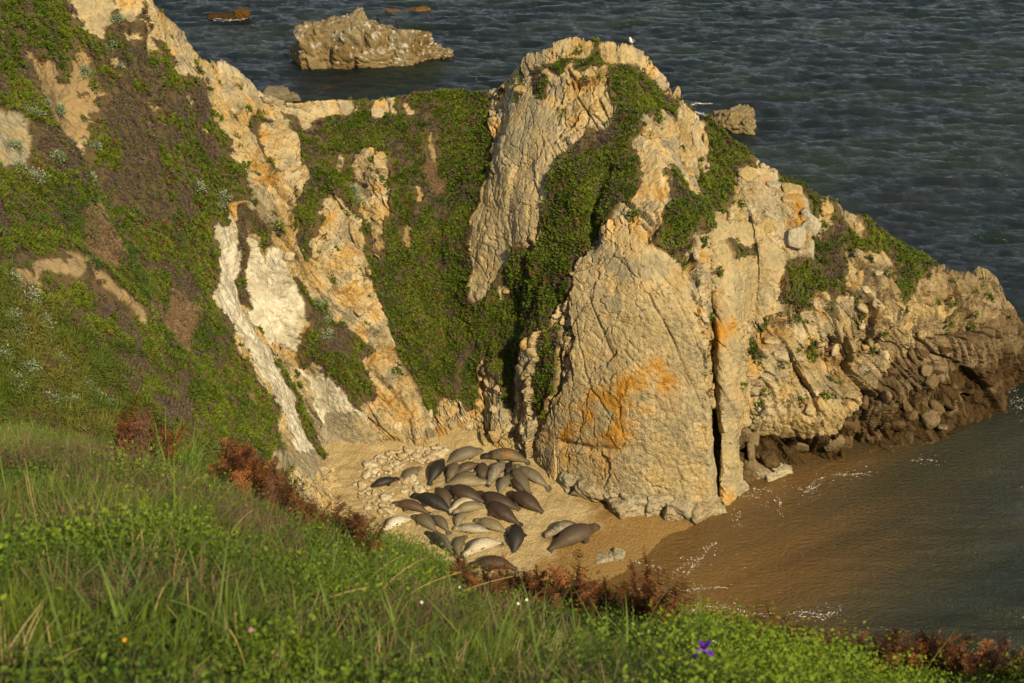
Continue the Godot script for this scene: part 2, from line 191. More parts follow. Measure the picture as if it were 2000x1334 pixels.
# near slope: heights in metres, one row for each metre of z from 4 to -26, x from -16 to 16
const NEAR := [
	[40.4,40.4,40.4,40.4,40.4,40.4,40.4,40.4,40.4,40.4,40.4,40.4,40.4,40.4,40.4,40.4,40.4,40.4,40.4,40.4,40.4,40.4,40.4,40.4,40.4,40.4,40.4,40.4,40.4,40.4,40.4,40.4,40.4],
	[40.4,40.4,40.4,40.4,40.4,40.4,40.4,40.4,40.4,40.4,40.4,40.4,40.4,40.4,40.4,40.4,40.4,40.4,40.4,40.4,40.4,40.4,40.4,40.4,40.4,40.4,40.4,40.4,40.4,40.4,40.4,40.4,40.4],
	[40.4,40.4,40.4,40.4,40.4,40.4,40.4,40.4,40.4,40.4,40.4,40.4,40.4,40.4,40.4,40.4,40.4,40.4,40.4,40.4,40.4,40.4,40.4,40.4,40.4,40.4,40.4,40.4,40.4,40.4,40.4,40.4,40.4],
	[40.4,40.4,40.4,40.4,40.4,40.4,40.4,40.4,40.4,40.4,40.4,40.4,40.4,40.4,40.4,40.4,40.4,40.4,40.4,40.4,40.4,40.4,40.4,40.4,40.4,40.4,40.4,40.4,40.4,40.4,40.4,40.4,40.4],
	[40.4,40.4,40.4,40.4,40.4,40.4,40.4,40.4,40.4,40.4,40.4,40.4,40.4,40.4,40.4,40.4,40.4,40.4,40.4,40.4,40.4,40.4,40.4,40.4,40.4,40.4,40.4,40.4,40.4,40.4,40.4,40.4,40.4],
	[39.91,39.91,39.91,39.91,39.91,39.91,39.91,39.91,39.91,39.91,39.91,39.91,39.91,39.91,39.91,39.91,39.82,39.75,39.75,39.75,39.75,39.75,39.75,39.75,39.75,39.75,39.75,39.75,39.75,39.75,39.75,39.75,39.75],
	[39.41,39.41,39.41,39.41,39.41,39.41,39.41,39.41,39.41,39.41,39.41,39.41,39.41,39.41,39.41,39.42,39.21,39.09,39.06,39.06,39.06,39.06,39.06,39.06,39.06,39.06,39.06,39.06,39.06,39.06,39.06,39.06,39.06],
	[38.9,38.9,38.9,38.9,38.9,38.9,38.9,38.9,38.9,38.9,38.9,38.9,38.9,38.9,38.9,38.89,38.57,38.45,38.33,38.33,38.33,38.33,38.33,38.33,38.33,38.33,38.33,38.33,38.33,38.33,38.33,38.33,38.33],
	[38.38,38.38,38.38,38.38,38.38,38.38,38.38,38.38,38.38,38.38,38.38,38.38,38.38,38.38,38.38,38.29,37.9,37.89,37.62,37.57,37.57,37.57,37.57,37.57,37.57,37.57,37.57,37.57,37.57,37.57,37.57,37.57,37.57],
	[37.84,37.84,37.84,37.84,37.84,37.84,37.84,37.84,37.84,37.84,37.84,37.84,37.84,37.84,37.84,37.62,37.2,37.2,36.86,36.78,36.77,36.77,36.77,36.77,36.77,36.77,36.77,36.77,36.77,36.77,36.77,36.77,36.77],
	[37.3,37.3,37.3,37.3,37.3,37.3,37.3,37.3,37.3,37.3,37.3,37.3,37.3,37.3,37.25,36.88,36.48,36.46,36.1,35.99,35.94,35.94,35.94,35.94,35.94,35.94,35.94,35.94,35.94,35.94,35.94,35.94,35.94],
	[36.75,36.75,36.75,36.75,36.75,36.75,36.75,36.75,36.75,36.75,36.75,36.75,36.74,36.73,36.61,36.11,35.72,35.68,35.42,35.14,35.09,35.08,35.08,35.08,35.08,35.08,35.08,35.08,35.08,35.08,35.08,35.08,35.08],
	[36.19,36.19,36.19,36.19,36.19,36.19,36.19,36.19,36.19,36.19,36.19,36.18,36.18,36.13,35.91,35.34,34.94,34.83,34.67,34.26,34.21,34.17,34.17,34.17,34.17,34.17,34.17,34.17,34.17,34.17,34.17,34.17,34.17],
	[35.62,35.62,35.62,35.62,35.62,35.62,35.62,35.62,35.62,35.62,35.62,35.59,35.58,35.48,35.15,34.56,34.13,33.96,33.66,33.15,33.23,33.25,33.24,33.24,33.24,33.24,33.24,33.24,33.24,33.24,33.24,33.24,33.24],
	[35.04,35.04,35.04,35.04,35.04,35.04,35.04,35.04,35.04,35.04,35.02,35,34.94,34.79,34.35,33.76,33.28,32.82,32.25,31.7,31.61,31.85,32.03,32.05,32.05,32.05,32.05,32.05,32.05,32.05,32.05,32.05,32.05],
	[34.45,34.45,34.45,34.45,34.45,34.45,34.45,34.45,34.45,34.44,34.4,34.37,34.28,34.04,33.5,32.93,32.2,31.33,30.63,30.1,29.78,29.95,30.21,30.41,30.41,30.41,30.41,30.41,30.41,30.41,30.41,30.41,30.41],
	[33.85,33.85,33.85,33.85,33.85,33.85,33.85,33.85,33.85,33.8,33.77,33.71,33.58,33.24,32.62,31.8,30.66,29.69,28.98,28.35,27.83,28.02,28.3,28.54,28.62,28.62,28.62,28.62,28.62,28.62,28.62,28.62,28.62],
	[33.24,33.24,33.24,33.24,33.24,33.24,33.24,33.24,33.21,33.16,33.12,33.02,32.85,32.4,31.37,30.17,28.97,27.96,27.04,26.3,25.76,25.75,26.08,26.39,26.69,26.69,26.69,26.69,26.69,26.69,26.69,26.69,26.69],
	[32.62,32.62,32.62,32.62,32.62,32.62,32.62,32.6,32.54,32.5,32.42,32.29,32.04,31.09,29.59,28.44,27.14,25.94,24.81,24,23.39,23.13,23.46,23.86,24.22,24.43,24.43,24.43,24.43,24.43,24.43,24.43,24.43],
	[31.99,31.99,31.99,31.99,31.99,31.99,31.99,31.93,31.87,31.82,31.71,31.43,30.61,29.23,27.75,26.47,24.99,23.62,22.34,21.41,20.68,20.15,20.49,20.94,21.37,21.77,21.86,21.86,21.86,21.86,21.86,21.86,21.86],
	[31.35,31.35,31.35,31.35,31.35,31.35,31.31,31.23,31.18,30.96,30.53,29.92,28.75,27.32,25.65,24.16,22.52,21,19.58,18.52,17.64,17.12,17.21,17.65,18.14,18.59,18.97,18.97,18.97,18.97,18.97,18.97,18.97],
	[30.7,30.7,30.7,30.7,30.7,30.68,30.6,30.36,29.94,29.42,28.81,28.09,26.72,25,23.18,21.51,19.73,18.08,16.54,15.33,14.3,13.79,13.58,14.01,14.54,15.04,15.53,15.76,15.76,15.76,15.76,15.76,15.76],
	[30.04,30.04,30.04,30.04,30.04,29.72,29.28,28.75,28.22,27.7,27.03,25.93,24.25,22.29,20.35,18.52,16.62,14.85,13.19,11.84,10.77,10.13,9.6,10.04,10.58,11.13,11.66,12.18,12.22,12.22,12.22,12.22,12.22],
	[28.87,28.87,28.87,28.87,28.57,28.01,27.52,26.98,26.37,25.68,24.84,23.32,21.36,19.2,17.17,15.19,13.19,11.31,9.55,8.04,6.94,6.13,5.6,5.76,6.27,6.87,7.43,7.99,8.37,8.37,8.37,8.37,8.37],
	[27.38,27.38,27.38,27.26,26.77,26.2,25.56,24.85,24.09,23.22,22.13,20.24,18.07,15.74,13.64,11.53,9.44,7.46,5.61,3.93,2.81,1.82,1.31,1.13,1.63,2.25,2.85,3.44,4.01,4.2,4.2,4.2,4.2],
	[25.91,25.91,25.91,25.35,24.66,23.93,23.11,22.28,21.38,20.36,18.88,16.75,14.4,11.92,9.77,7.54,5.36,3.3,1.36,-0.48,-1.63,-2.82,-3.3,-3.83,-3.31,-2.72,-2.08,-1.46,-0.86,-0.3,-0.3,-0.3,-0.3],
	[24.13,24.13,23.7,22.92,22.08,21.18,20.24,19.29,18.25,17.11,15.2,12.86,10.36,7.74,5.55,3.23,0.97,-1.16,-3.18,-5.11,-6.39,-7.61,-8.26,-8.8,-8.59,-8.03,-7.36,-6.71,-6.08,-5.45,-5.11,-5.11,-5.11],
	[22.02,21.81,20.94,20,19.02,17.98,16.96,15.89,14.72,13.4,11.12,8.58,5.95,3.24,1,-1.41,-3.74,-5.94,-8.03,-10.03,-11.45,-12.69,-13.53,-14.05,-14.2,-13.64,-12.99,-12.3,-11.64,-10.99,-10.35,-10.24,-10.24],
	[19.6,18.71,17.7,16.64,15.52,14.39,13.27,12.1,10.81,9.08,6.61,3.92,1.18,-1.55,-3.9,-6.37,-8.77,-11.03,-13.19,-15.25,-16.83,-18.09,-19.13,-19.63,-20.15,-19.57,-18.95,-18.24,-17.55,-16.88,-16.22,-15.7,-15.7],
	[16.24,15.15,14,12.82,11.59,10.4,9.19,7.89,6.52,4.36,1.72,-1.09,-3.94,-6.69,-9.12,-11.66,-14.12,-16.44,-18.66,-20.78,-22.51,-23.79,-25.04,-25.53,-26.08,-25.83,-25.24,-24.52,-23.8,-23.11,-22.42,-21.74,-21.47],
	[12.34,11.13,9.88,8.59,7.28,6.02,4.72,3.32,1.85,-0.75,-3.56,-6.46,-9.41,-12.16,-14.68,-17.27,-19.79,-22.17,-24.44,-26.63,-28.51,-29.8,-31.14,-31.76,-32.29,-32.42,-31.81,-31.13,-30.39,-29.67,-28.97,-28.27,-27.58],
]
# seals: x, z of nose, x, z of tail tip, sideways bend, girth, coat, share of belly shown, label
const SEALS := [
	[-6.05, -58.24, -7.43, -57.54, 0.06, 0.9, "black", 0, "small black seal lying on pale rubble, beyond the edge of the huddle"],
	[-4.88, -59.17, -5.70, -57.74, -0.06, 0.95, "tan", 0.15, "tan grey seal on the pale rubble between two black seals"],
	[-3.72, -59.78, -4.31, -57.93, 0.03, 1.05, "black", 0, "plump blackish seal with spread tail flippers, beside the rubble stones"],
	[-1.73, -60.70, -3.48, -59.77, 0.05, 1.1, "grey", 0.1, "long light grey seal at the cliff side of the huddle, head raised"],
	[-1.39, -60.29, 0.95, -59.94, 0.05, 0.9, "darkhead", 0.1, "olive seal with a black head and an ochre flank stretched below the cliff"],
	[-3.30, -58.10, -2.91, -59.82, 0, 0.95, "brown", 0.6, "brown seal lying on its back with one pale flipper raised"],
	[-1.82, -59.58, -2.98, -58.72, -0.05, 1, "brown", 0.2, "brown grey seal wedged below the long light grey seal"],
	[-1.93, -58.80, -3.27, -57.95, -0.04, 0.75, "olive", 0.2, "slim olive seal lying along the flank of a brown grey seal"],
	[-1.43, -57.96, -3.56, -57.81, 0.03, 0.95, "straw", 0.3, "straw coloured seal lying across the upper middle of the huddle"],
	[-1.54, -58.13, -1.55, -59.89, 0, 0.9, "brown", 0, "short brown seal lying head down slope beside a mottled grey seal"],
	[-1.16, -58.86, -0.84, -59.95, 0, 0.75, "cream", 0.8, "small cream bellied seal tucked behind a mottled grey seal"],
	[-1.25, -57.78, -0.27, -60.05, 0.03, 0.9, "mottled", 0.6, "mottled grey seal on its back with its tail flippers in the air"],
	[-0.21, -58.52, -0.71, -57.08, 0.02, 0.95, "grey", 0.1, "grey seal with its rump to the water in the densest huddle"],
	[-0.27, -58.70, -0.05, -60.01, 0, 0.8, "black", 0, "black seal half buried among others in the densest huddle"],
	[0.08, -59.16, 0.97, -57.08, -0.03, 0.8, "olive", 0.2, "olive seal with a pale flipper slanting down from the huddle"],
	[0.19, -59.48, 2.07, -57.59, -0.04, 0.75, "grey", 0.3, "slender pale grey seal stretched towards the rock wall"],
	[-0.05, -58.30, 0.63, -57.16, 0, 0.95, "darkbrown", 0, "dark brown wrinkled seal above the biggest dark brown seal"],
	[-0.05, -56.98, 1.65, -55.59, -0.05, 1.05, "darkbrown", 0, "big dark brown wrinkled seal at the edge of the huddle with folded tail"],
	[-3.80, -57.34, -3.14, -55.84, 0.03, 1.05, "brown", 0, "broad brown seal leaning against the cream coloured curled seal"],
	[-3.27, -57.39, -1.28, -56.30, -0.06, 1, "darkbrown", 0.1, "brown seal arched over the cream coloured curled seal"],
	[-3.10, -55.68, -1.49, -56.34, 0.2, 0.8, "cream", 0.4, "cream coloured seal curled in an arc in the middle of the huddle"],
	[-2.86, -55.52, -1.25, -56.05, 0.02, 0.95, "straw", 0.2, "straw grey seal with neck rings below the cream coloured curled seal"],
	[-1.63, -56.95, 0.47, -55.80, -0.07, 0.85, "darkbrown", 0.1, "slim dark brown seal with a narrow head in the middle of the huddle"],
	[-1.22, -56.19, 0.41, -54.66, -0.08, 0.95, "darkbrown", 0, "dark mottled seal lying over a reddish brown seal"],
	[-1.17, -55.89, -0.20, -54.80, -0.03, 1.05, "redbrown", 0, "reddish brown seal with a smooth back under a dark mottled seal"],
	[-5.08, -56.84, -2.86, -55.38, 0.03, 0.85, "black", 0, "long glossy black seal beside the reddish seal at the rubble"],
	[-5.92, -56.10, -4.18, -55.44, 0.05, 0.85, "redbrown", 0, "reddish brown seal lying against the rubble slope"],
	[-6.32, -53.98, -5.05, -54.97, 0.03, 1.05, "white", 0.7, "whitish seal lying alone on its side by the fern bank"],
	[-4.87, -55.07, -3.72, -53.98, 0.03, 1.1, "olive", 0, "stout olive grey seal side by side with a smaller olive seal"],
	[-3.98, -55.12, -3.11, -53.95, 0.03, 0.95, "olive", 0, "smaller olive seal pressed against the stout olive grey seal"],
	[-2.34, -55.41, -2.77, -54.24, -0.12, 0.95, "grey", 0.4, "light grey bent seal whose head rests on the sand by a black tail"],
	[-2.76, -54.17, -1.01, -54.09, -0.05, 0.85, "pale", 0.4, "pale silver seal lying below the light grey bent seal"],
	[-1.76, -54.81, -0.20, -54.00, -0.03, 0.95, "straw", 0.1, "tan grey seal with wrinkled neck below the reddish brown seal"],
	[0.18, -54.34, 0.05, -52.39, 0.06, 1.1, "black", 0, "glossy black seal seen from behind with fanned tail flippers"],
	[-4.13, -53.74, -2.85, -52.29, 0.04, 0.9, "blackgrey", 0, "two toned seal, black side and grey back, at the sandy end"],
	[-2.34, -53.51, -2.57, -52.15, -0.16, 1.05, "olive", 0.1, "olive seal with its dark head turned back, tail behind the ferns"],
	[-2.25, -52.20, -0.50, -53.25, 0.04, 1, "cream2", 0.6, "cream bellied seal lying on its side with one flipper on its chest"],
	[-1.86, -51.43, 0.25, -51.36, 0.05, 0.95, "darkbrown", 0, "dark brown seal half hidden behind the rusty ferns"],
	[-4.78, -51.94, -3.49, -51.67, 0, 0.85, "grey", 0, "grey seal almost hidden behind the grassy edge"],
	[1.74, -53.85, 3.58, -54.59, 0.03, 1, "mottledbrown", 0.4, "brown seal with a pale rump, smaller of the pair by the water"],
	[4.28, -54.52, 1.57, -52.64, 0.05, 0.95, "brown", 0, "large smooth brown seal, bigger of the pair by the water"],
]
# loose stones on the beach: x, z, size
const STONES := [-3.76,-60.79,0.12,-5.73,-60.37,0.14,-4.38,-60.64,0.19,-5.06,-60.74,0.17,-6.24,-60.61,0.15,-6.4,-59.05,0.08,-7.72,-58.76,0.17,-6.31,-60.14,0.09,-6.37,-59.5,0.17,-4.67,-60.95,0.12,-7.62,-58.37,0.17,-6.11,-59.14,0.16,-6.83,-58.49,0.11,-7.23,-58.51,0.15,-5.36,-60.14,0.15,-6.44,-60.57,0.24,-6.02,-60.4,0.13,-5.75,-59.73,0.11,-4.04,-60.73,0.14,-7.33,-59.67,0.19,-7.01,-58.17,0.13,-6.05,-60.67,0.15,-5.57,-60.04,0.1,-7.73,-59.24,0.12,-6.61,-58.8,0.09,-4.54,-60.6,0.16,-4.79,-59.74,0.13,-6.56,-59.76,0.11,-5.06,-60,0.17,-7.28,-59.18,0.13,-6.11,-59.69,0.2,-6.83,-60.21,0.18,-5.14,-60.33,0.23,-5.96,-60.11,0.14,-7.2,-58.97,0.25,-4.29,-60.38,0.15,-4.38,-60.2,0.25,-6.44,-59.32,0.09,-5.72,-59.96,0.08,-3.97,-60.54,0.09,-7.39,-58.19,0.19,-6.42,-58.4,0.17,-7.07,-59.11,0.1,-4.17,-60.92,0.2,-6.66,-58.26,0.19,-7.6,-58.6,0.31,-7.34,-59.87,0.16,-6.58,-59.24,0.29,-6.57,-58.51,0.15,-5.53,-60.71,0.29,-6.77,-59.91,0.1,-7.35,-58.8,0.08,-4.45,-59.84,0.12,-6.73,-59.49,0.13,-6.42,-58.79,0.14,-7.43,-58.4,0.11,-3.6,-60.97,0.14,-6.98,-59.39,0.14,-5.96,-59.32,0.14,-4.11,-60.15,0.08,-6.62,-60.5,0.18,-6.27,-60.36,0.07,-3.75,-60.53,0.3,-6.99,-59.84,0.31,-6.41,-59.87,0.08,-4.59,-60.17,0.16,-6.47,-60.3,0.11,-7.49,-59.18,0.19,-3.45,-60.57,0.1,-7.52,-59.48,0.36,-5.36,-59.91,0.1,-6.12,-60.22,0.12,-5.79,-59.54,0.16,-7.04,-58.4,0.15,-4.84,-60.75,0.1,-4.9,-59.91,0.13,-3.9,-61.01,0.22,-3.54,-60.8,0.24,-4.9,-60.59,0.08,-7.17,-59.46,0.2,-3.79,-60.33,0.18,-5.87,-60.29,0.31,-6.99,-58.69,0.13,-6.56,-60.05,0.1,-5.91,-59.75,0.09,-4.76,-60.05,0.14,-4.92,-60.43,0.1,-6.37,-58.59,0.08,-4.72,-60.47,0.08,-5.86,-60.54,0.1,-7.14,-59.7,0.1,-4.1,-60.43,0.35,-7.23,-58.1,0.24,-7.11,-60.05,0.28,-6.93,-57.85,0.27,-6.01,-57.62,0.1,-5.58,-57.58,0.12,-5.55,-58.08,0.31,-4.23,-57.23,0.07,-5.81,-58.04,0.12,-4.76,-57.66,0.15,-4.49,-57.03,0.13,-4.72,-57.23,0.35,-4.4,-57.54,0.16,-5.01,-57.95,0.2,-4.88,-57.02,0.13,-5.54,-57.22,0.19,-5.15,-56.98,0.15,-5.23,-57.55,0.16,-4.96,-57.36,0.19,-5.23,-58.26,0.36,-6.58,-55.98,0.21,-7.05,-56.61,0.11,-6.95,-56.18,0.14,-7.33,-56.1,0.08,-7.27,-56.33,0.09,-6.01,-56.04,0.17,-7.57,-56.34,0.09,-6.41,-55.2,0.09,-6.66,-56.6,0.15,-6.27,-55.52,0.32,-7.8,-56.77,0.1,-5.91,-55.72,0.12,-7.3,-55.81,0.19,-6.6,-55.5,0.17,-7.41,-56.73,0.08,-8.13,-57.81,0.15,-7.11,-57.33,0.1,-7.59,-57.2,0.12,-7.85,-57.38,0.12,-6.41,-56.6,0.3,-6.15,-57.01,0.11,-6.67,-57.31,0.09,-8.11,-58.19,0.08,-6.12,-56.48,0.18,-7.74,-57.66,0.3,-6.03,-55.39,0.14,-6.94,-55.77,0.09,-6.54,-56.99,0.13,-7.37,-57.04,0.13,-7.39,-57.44,0.15,-6.31,-56.02,0.1,-7.72,-57.02,0.14,-6.8,-56.4,0.13,-7.04,-57.01,0.15]
# dead bracken along the edge of the near slope: x, z, height
const FERNS := [-3.8,-12.28,0.71,-3.79,-11.79,0.61,-3.74,-11.09,0.58,-4.2,-13.27,0.7,-4.57,-14.05,0.59,-3.79,-12.36,0.57,-3.94,-12.53,0.59,-3.41,-10.85,0.6,-3.94,-12.49,0.87,-3.59,-11.2,0.76,-4.19,-12.21,0.77,-4.24,-12.42,0.87,-3.52,-11.4,0.55,-3.45,-10.9,0.8,-3.88,-12.3,0.75,-3.63,-11.79,0.55,-3.76,-10.98,0.77,-4.13,-13.44,0.56,-2.36,-10.65,0.49,-2.57,-10.35,0.57,-2.33,-10.61,0.5,-2.59,-10.89,0.46,-2.26,-9.66,0.58,-2.72,-10.71,0.58,-2.4,-9.94,0.61,-2.82,-10.93,0.47,-2.46,-10.55,0.59,-2.17,-9.66,0.44,-2.3,-10.65,0.42,-2.19,-10.16,0.43,-2.17,-10.29,0.54,-2.22,-10.8,0.51,-2.58,-11.29,0.51,-2.03,-9.81,0.44,-2.26,-10.17,0.47,-2.41,-10.83,0.57,-2.39,-10.02,0.45,-2.98,-11.85,0.41,-1.97,-9.3,0.48,-2.5,-10.08,0.59,-2.91,-11.8,0.5,-3.25,-12.84,0.47,-2.97,-11.66,0.53,-2.43,-9.94,0.62,-2.49,-11.19,0.56,-2.42,-9.99,0.48,-2.19,-9.88,0.55,-2.36,-10.85,0.41,-1.55,-8.77,0.32,-1.86,-10.18,0.41,-1.41,-9.94,0.34,-2.12,-10.41,0.47,-1.56,-9.23,0.42,-1.73,-9.83,0.32,-1.19,-8.67,0.34,-1.74,-9.2,0.42,-1.32,-8.79,0.35,-1.43,-9.9,0.34,-1.3,-8.69,0.38,-1.59,-9.12,0.38,-1.47,-8.66,0.34,-1.16,-8.44,0.52,-1.96,-10.58,0.41,-1.73,-8.99,0.43,-1.32,-9.18,0.42,-1.36,-10,0.36,-1.28,-8.99,0.48,-1.15,-8.57,0.44,-1.37,-9.18,0.36,-1.59,-8.86,0.43,-1.95,-9.64,0.52,-1.47,-9.38,0.41,-1.43,-9.13,0.42,-1.19,-8.47,0.48,0.7,-7.45,0.37,0.4,-8.52,0.38,1.1,-7.59,0.51,0.89,-7.55,0.34,-0.14,-8.26,0.49,0.17,-8.13,0.37,0.6,-7.47,0.5,0.48,-7.86,0.33,0.03,-8.54,0.35,-0.33,-7.98,0.48,0.47,-7.71,0.52,0.6,-7.97,0.42,1.03,-6.81,0.36,0.84,-7.29,0.41,0.71,-8.15,0.49,0.48,-7.85,0.34,0.92,-6.8,0.5,0.07,-8.04,0.36,0.48,-8.23,0.43,0.07,-9.28,0.43,-0.03,-9.04,0.4,-0.28,-9.5,0.54,-0.37,-8.07,0.42,-0.26,-8.63,0.44,-0.38,-8.52,0.33,0.08,-8.05,0.52,-0.14,-8.61,0.54,0.12,-9.1,0.38,0.95,-7.55,0.48,1.01,-7.05,0.37,0.38,-8.41,0.44,0.53,-7.32,0.48,0.39,-7.64,0.44,-0.11,-8.21,0.39,-0.08,-8.62,0.44,-0.45,-8.84,0.54,0.42,-8.25,0.43,0.69,-7.77,0.42,0.54,-8.32,0.48,0.27,-7.9,0.41,0.64,-8.4,0.44,0.44,-9.25,0.36,0.32,-7.78,0.51,0.85,-7.06,0.54,-0.12,-9.11,0.36,0.87,-8.01,0.4,-0.21,-7.97,0.38,-0.03,-8.28,0.48,-0.42,-8.49,0.45,0.48,-7.95,0.51,0.82,-7.05,0.4,-0.42,-8.64,0.34,0.6,-7.89,0.49,0.85,-7.16,0.48,0.13,-7.98,0.47,-0.06,-7.94,0.43,0.47,-8.55,0.51,0.34,-7.79,0.52,0.42,-7.9,0.43,-0.02,-8.01,0.53,-0.47,-9.53,0.43,-0.34,-8.65,0.41,-0.02,-8.03,0.46,1.06,-7.63,0.41,0.54,-7.54,0.42,-0.13,-8.64,0.45,1.06,-7.1,0.52,0.89,-7.51,0.44,0.85,-7.17,0.42,-0.12,-8.13,0.39,0.03,-8.84,0.48,0.57,-7.32,0.46,0.35,-7.62,0.36,0.49,-7.34,0.4,-0.21,-9.23,0.34,0.75,-7.85,0.51,0.98,-8.24,0.4,0.02,-8.81,0.34,0.01,-8.67,0.43,0.41,-7.42,0.35,-0.22,-7.98,0.39,0.47,-8.32,0.53,1.01,-7.1,0.35,0.19,-7.97,0.45,0.05,-8.54,0.34,0.23,-7.78,0.42,0.37,-8.78,0.49,0.27,-8.38,0.5,0.08,-9.24,0.47,0.82,-8.58,0.41,0.95,-7.28,0.42,-0.25,-8.86,0.46,0.97,-7.05,0.54,0.28,-9.14,0.41,0.21,-9.23,0.35,0.93,-6.83,0.36,-0.31,-7.95,0.37,0.09,-8.84,0.38,1.61,-7.29,0.41,1.64,-7.24,0.29,2.58,-8.18,0.43,2.1,-7.43,0.4,1.58,-6.98,0.32,2.54,-7.73,0.4,2.23,-8.01,0.36,2.22,-8.24,0.37,2.25,-7.96,0.33,2.2,-7.5,0.36,1.77,-7.18,0.3,1.99,-7.86,0.32,2.3,-8.11,0.29,2.53,-7.69,0.31,2.02,-7.57,0.4,2.73,-8.26,0.33,2.1,-7.52,0.39,2.69,-8.35,0.42,2.42,-8.13,0.32,2.13,-7.44,0.44,2.34,-8.34,0.45,2.2,-7.49,0.42,2.22,-7.53,0.43,1.95,-7.64,0.37,1.73,-7.13,0.36,1.92,-7.94,0.3,2.2,-7.62,0.41,2.59,-8,0.41,1.95,-7.58,0.43,1.85,-7.44,0.37,2.56,-7.07,0.48,3.68,-7.36,0.5,2.4,-6.66,0.46,3.52,-7.27,0.44,3.72,-7.64,0.35,3.2,-6.75,0.36,3.15,-7.19,0.38,3.7,-7.55,0.48,3.35,-8.04,0.52,3.12,-8.31,0.32,3.12,-7.67,0.35,3.9,-7.66,0.47,2.96,-7.67,0.32,2.48,-6.65,0.41,2.98,-7.62,0.45,3.24,-8.08,0.41,3.44,-7.4,0.43,2.74,-7.15,0.32,3.44,-6.78,0.44,3.15,-7.4,0.47,3.07,-6.93,0.41,2.89,-6.96,0.35,3.18,-7.83,0.36,3.71,-7.51,0.47,2.4,-6.64,0.41,3.69,-7.85,0.44,3.64,-7.52,0.33,2.85,-6.91,0.48,2.72,-7.48,0.51,3.01,-7.56,0.5,3.54,-7.28,0.46,3.22,-6.79,0.35,3.15,-6.7,0.48,3.2,-7.38,0.52,3.62,-6.94,0.42,3.42,-6.82,0.42,2.64,-7.05,0.34,2.91,-7.19,0.42,3.08,-6.79,0.51,2.71,-6.74,0.38,2.83,-6.93,0.52,2.96,-6.85,0.49,2.87,-7.14,0.51,2.86,-8.03,0.5,3.22,-7.31,0.48,3.38,-8.02,0.39,3.33,-7,0.42,2.34,-6.56,0.33,2.74,-6.9,0.51,3.37,-7.33,0.47,3.22,-7.06,0.48,3.14,-7.15,0.37,3.75,-7.86,0.33,3.63,-8.08,0.5,2.8,-7.3,0.37,3.03,-7.07,0.36,2.92,-6.66,0.35,3.06,-7.93,0.34,2.35,-6.59,0.52,2.42,-6.73,0.44]
# silvery shrubs on the hillside: station, way down, size
const SILVER := [1.94,3.37,0.5,2.84,2.64,0.4,2.82,2.75,0.3,2.6,2.89,0.45,2.23,3.27,0.4,2.34,3.19,0.35,2.08,3.32,0.3,1.69,3.46,0.45,1.62,3.52,0.45,1.63,3.57,0.6,1.77,3.55,0.4,2.05,3.47,0.4,2.16,3.57,0.35,2.34,3.38,0.3,2.95,3.33,0.6,3.46,3.32,0.6,9.2,2.9,0.55,9.19,2.98,0.4,5.37,3.82,0.4,5.06,4.06,0.5,5.45,3.93,0.3,2.93,2.48,0.4,1.09,3.7,0.6,1.08,3.75,0.55,0.96,3.74,0.6,0.94,3.78,0.6,1.03,3.82,0.5,0.86,3.77,0.6,0.85,3.83,0.65,0.8,3.83,0.5,0.95,3.88,0.5,0.85,3.97,0.5,0.93,4.01,0.5,0.91,4.05,0.5,0.82,3.92,0.6,0.93,3.97,0.4,1.05,3.8,0.4]
# dark green bushes on the hillside: station, way down, size
const BUSHES := [1.65,3.73,1,1.52,3.73,0.8,1.81,3.71,0.7,1.57,3.78,0.8,1.65,3.66,0.6,1.91,3.8,0.6,1.61,3.98,0.9,1.59,4.04,0.8,1.66,3.92,0.6,1.34,3.82,0.5,1.76,3.98,0.6,1.91,4.25,0.7,1.87,3.91,0.5,1.95,4.2,0.4,1.17,4.02,0.7,1.49,4.08,0.5,0.81,3.92,0.6]
# boulders at the foot of the wall: x, z, width, height, depth, turn
const BOULDERS := [3.34,-58.11,1.5,0.8,1.2,0.3,4.37,-57.5,1.7,0.9,1.3,1,5.41,-57.13,1.6,1,1.4,0.2,6.29,-56.55,1.7,1.1,1.5,2,5.6,-56.1,1.3,0.8,1,0.6,7.48,-56.62,1.9,1.1,1.6,0.4,8.67,-56.7,2,1.2,1.7,1.2,9.56,-56.36,1.6,1,1.4,0.5,10.33,-56.23,0.8,0.45,0.6,0.2,11.78,-58.17,1.1,0.7,0.9,0.7,12.79,-59.52,1.3,0.5,1,0.1,13.92,-59.74,1.4,0.5,1,0.6,4.92,-57.87,1,0.9,0.9,2.2,8.07,-55.93,1,0.7,0.8,1.7]
